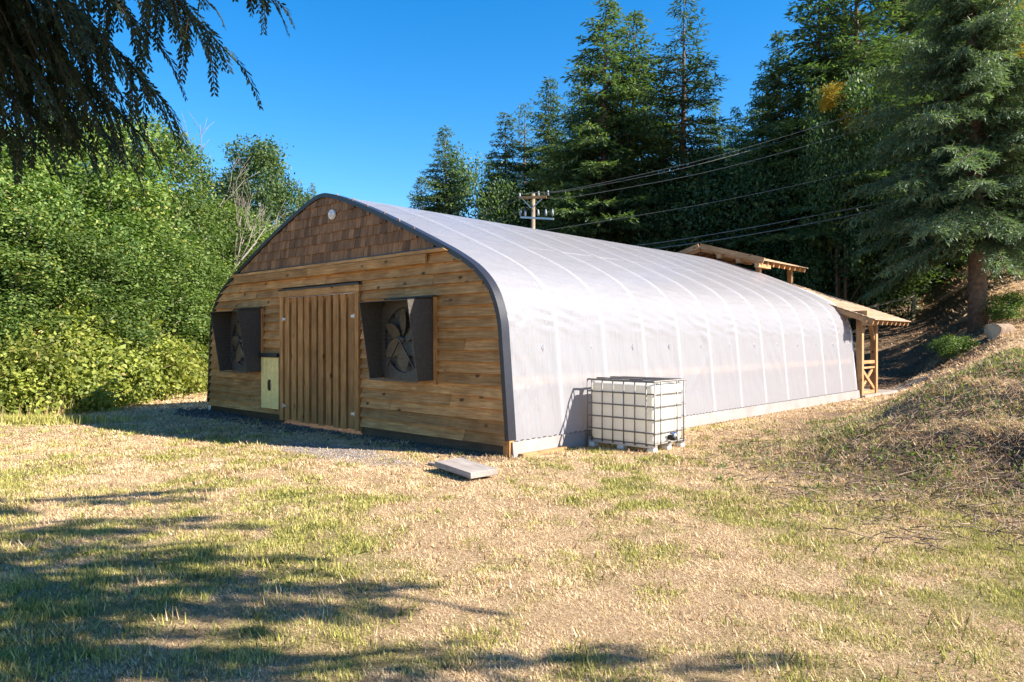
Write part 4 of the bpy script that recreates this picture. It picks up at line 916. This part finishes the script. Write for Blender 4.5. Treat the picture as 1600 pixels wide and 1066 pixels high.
sd = np.stack([-np.sin(a), np.cos(a), 0 * x], 1) * w[:, None]; Vb.append(np.stack([b - sd, b + sd, b + np.stack([np.cos(a) * h * lean, np.sin(a) * h * lean, h], 1)], 1)); At.append(np.clip(r.normal(.4, .25, n), 0, 1)); Cb.append(np.stack([isg * r.uniform(.8, 1, n), 0 * x, 0 * x], 1))
tag(npmesh('lawn_grass', np.concatenate(Vb), 3, M['blades'], None, np.concatenate(At), np.concatenate(Cb)), 'short dry and green lawn grass around the greenhouse', 'grass', kind='stuff')
# weeds: broad leaved rosettes on lawn and bank
P, U, Vv, L, Wd = [], [], [], [], []
x, y = scatter(11, 3, 15, r); foot = x - bankd(x, y); mo = sstep(-2.4, 1, x - foot) * sstep(3.6, 5.5, y)
g, gr, so = zones(x, y); ok = (r.random(len(x)) < np.maximum(.1 * (g > .45), mo * .75)) & (gr < .3); x, y, mo = x[ok], y[ok], mo[ok]
for xi, yi, mi in zip(x, y, mo):
    k = int(r.integers(12, 26) * (1 + mi)); sz = r.uniform(.03, .055) * (1 + .3 * mi); c = np.array([xi, yi, gzf(xi, yi)]) + r.normal(0, 1, (k, 3)) * np.array([.09, .09, .0]) * (1 + mi); c[:, 2] = gz(c[:, 0], c[:, 1])
    d = unit(np.stack([r.normal(size=k), r.normal(size=k), r.uniform(.2, 1.1 + .6 * mi, k)], 1)); P.append(c); U.append(d); Vv.append(unit(np.cross(d, rand_dirs(r, k)))); L.append(sz * r.uniform(.6, 1.6, k)); Wd.append(sz * r.uniform(.25, .5, k))
P, U, Vv, L, Wd = map(np.concatenate, (P, U, Vv, L, Wd)); tag(npmesh('weeds', leaves(P, U, Vv, L, Wd), 4, M['weed'], None, np.clip(r.normal(.6, .25, len(P)), 0, 1)), 'small green weeds growing through the lawn and the bank', 'weeds', kind='stuff')
# tall dry stalks on the bank and thicket edge, and fallen twigs on the bank
Vb, At, Cb = [], [], []
def stalks(x, y, hmin, hmax, wd, green, leanmax, dark=0):
    n = len(x); z = gz(x, y); h = r.uniform(hmin, hmax, n); a = r.uniform(0, 6.28, n); l = r.uniform(.1, leanmax, n); b = np.stack([x, y, z], 1); sd = np.stack([-np.sin(a), np.cos(a), 0 * x], 1) * wd
    k = h / np.sqrt(1 + l * l); Vb.append(np.stack([b - sd, b + sd, b + np.stack([np.cos(a) * k * l, np.sin(a) * k * l, k], 1)], 1)); At.append(np.clip(r.normal(.6, .2, n), 0, 1)); Cb.append(np.stack([(r.random(n) < green) * .9, 0 * x, 0 * x + dark * r.random(n)], 1))
x, y = scatter(330, 4.5, 15, r); foot = x - bankd(x, y); ok = (x > foot - 2.4 + 2.4 * r.random(len(x))) & (fbm(x, y, 1.1, 66, 2) > .46); stalks(x[ok], y[ok], .04, .18, .0045, .2, 4.5, .75)
x = r.uniform(-12.5, -10, 9000); pxs = r.uniform(-20, 330, 9000); y = np.interp(pxs, [-20, 0, 100, 200, 325], [15, 15.3, 16.5, 18.8, 24.8]) + r.normal(0, .3, 9000); x = (pxs - 800) / FPX * y; ok = fbm(x, y, 1.2, 12, 2) > .45; stalks(x[ok], y[ok], .1, .55, .011, .4, .5)
x = r.normal(-10.0, 1.0, 2500); y = 14.6 + .1 * (x + 10) + r.normal(0, .2, 2500); stalks(x, y, .05, .2, .011, .97, .7)
tag(npmesh('tall_stalks', np.concatenate(Vb), 3, M['blades'], None, np.concatenate(At), np.concatenate(Cb)), 'tall dry grass stalks on the bank and along the bramble edge', 'grass', kind='stuff')
m = MB(); rr = random.Random(8)
for i in range(1500):
    y = rr.uniform(5.5, 13); x = rr.uniform(2.5, .74 * y)
    if not rr.uniform(-2.6, .2) < float(bankd(x, y)) < 3.4: continue
    a = rr.uniform(0, 6.28); l = rr.uniform(.06, .38); x2, y2 = x + l * math.cos(a), y + l * math.sin(a); xm, ym = (x + x2) / 2 + rr.gauss(0, .04), (y + y2) / 2 + rr.gauss(0, .04)
    m.tube([(x, y, gzf(x, y) + .02), (xm, ym, gzf(xm, ym) + rr.uniform(.02, .07)), (x2, y2, gzf(x2, y2) + rr.uniform(.01, .12))], [.005, .004, .002], 4)
tag(m.obj('bank_twigs', M['twig'], None, True), 'dead twigs and stems littering the earth bank', 'twigs', kind='stuff')
# gravel and clods
def pebbles(name, x, y, smin, smax, mt, label, squash=.6):
    n = len(x); z = gz(x, y); s = r.uniform(smin, smax, n)[:, None]; c = np.stack([x, y, z], 1)
    o = np.array([(1,0,0),(0,1,0),(-1,0,0),(0,-1,0),(0,0,squash),(0,0,-squash)], float); an = r.uniform(0, 6.28, n); v = o[None] * s[:, None, :] * r.uniform(.6, 1.3, (n, 6, 1)); ca, sa = np.cos(an)[:, None], np.sin(an)[:, None]
    v = np.stack([v[..., 0] * ca - v[..., 1] * sa, v[..., 0] * sa + v[..., 1] * ca, v[..., 2]], -1) + c[:, None]; T = [(0,1,4),(1,2,4),(2,3,4),(3,0,4)]
    tag(npmesh(name, np.concatenate([v[:, t] for t in T]), 3, mt), label, kind='stuff')
x, y = scatter(500, 7, 13, r); g, gr, so = zones(x, y); ok = (r.random(len(x)) < gr); pebbles('door_gravel', x[ok], y[ok], .008, .026, M['stone'], 'grey gravel patch in front of the plank door')
x, y = scatter(60, 18, 25, r); g, gr, so = zones(x, y); ok = (r.random(len(x)) < gr); pebbles('porch_gravel', x[ok], y[ok], .02, .05, M['stone'], 'pale gravel beside the timber porch')
lx = r.uniform(-9.5, -.3, 900); ly = -np.abs(r.normal(0, .28, 900)) - .05; x, y = GO[0] + lx * LX[0] + ly * LY[0], GO[1] + lx * LX[1] + ly * LY[1]; pebbles('soil_clods', x, y, .012, .05, M['rock'], 'dark soil clods along the foot of the gable wall')
lx = r.normal(-8.8, .5, 260); ly = -np.abs(r.normal(.25, .25, 260)); x, y = GO[0] + lx * LX[0] + ly * LY[0], GO[1] + lx * LX[1] + ly * LY[1]; pebbles('dirt_heap', x, y, .03, .13, M['rock'], 'dark dirt heap at the left corner of the gable wall')
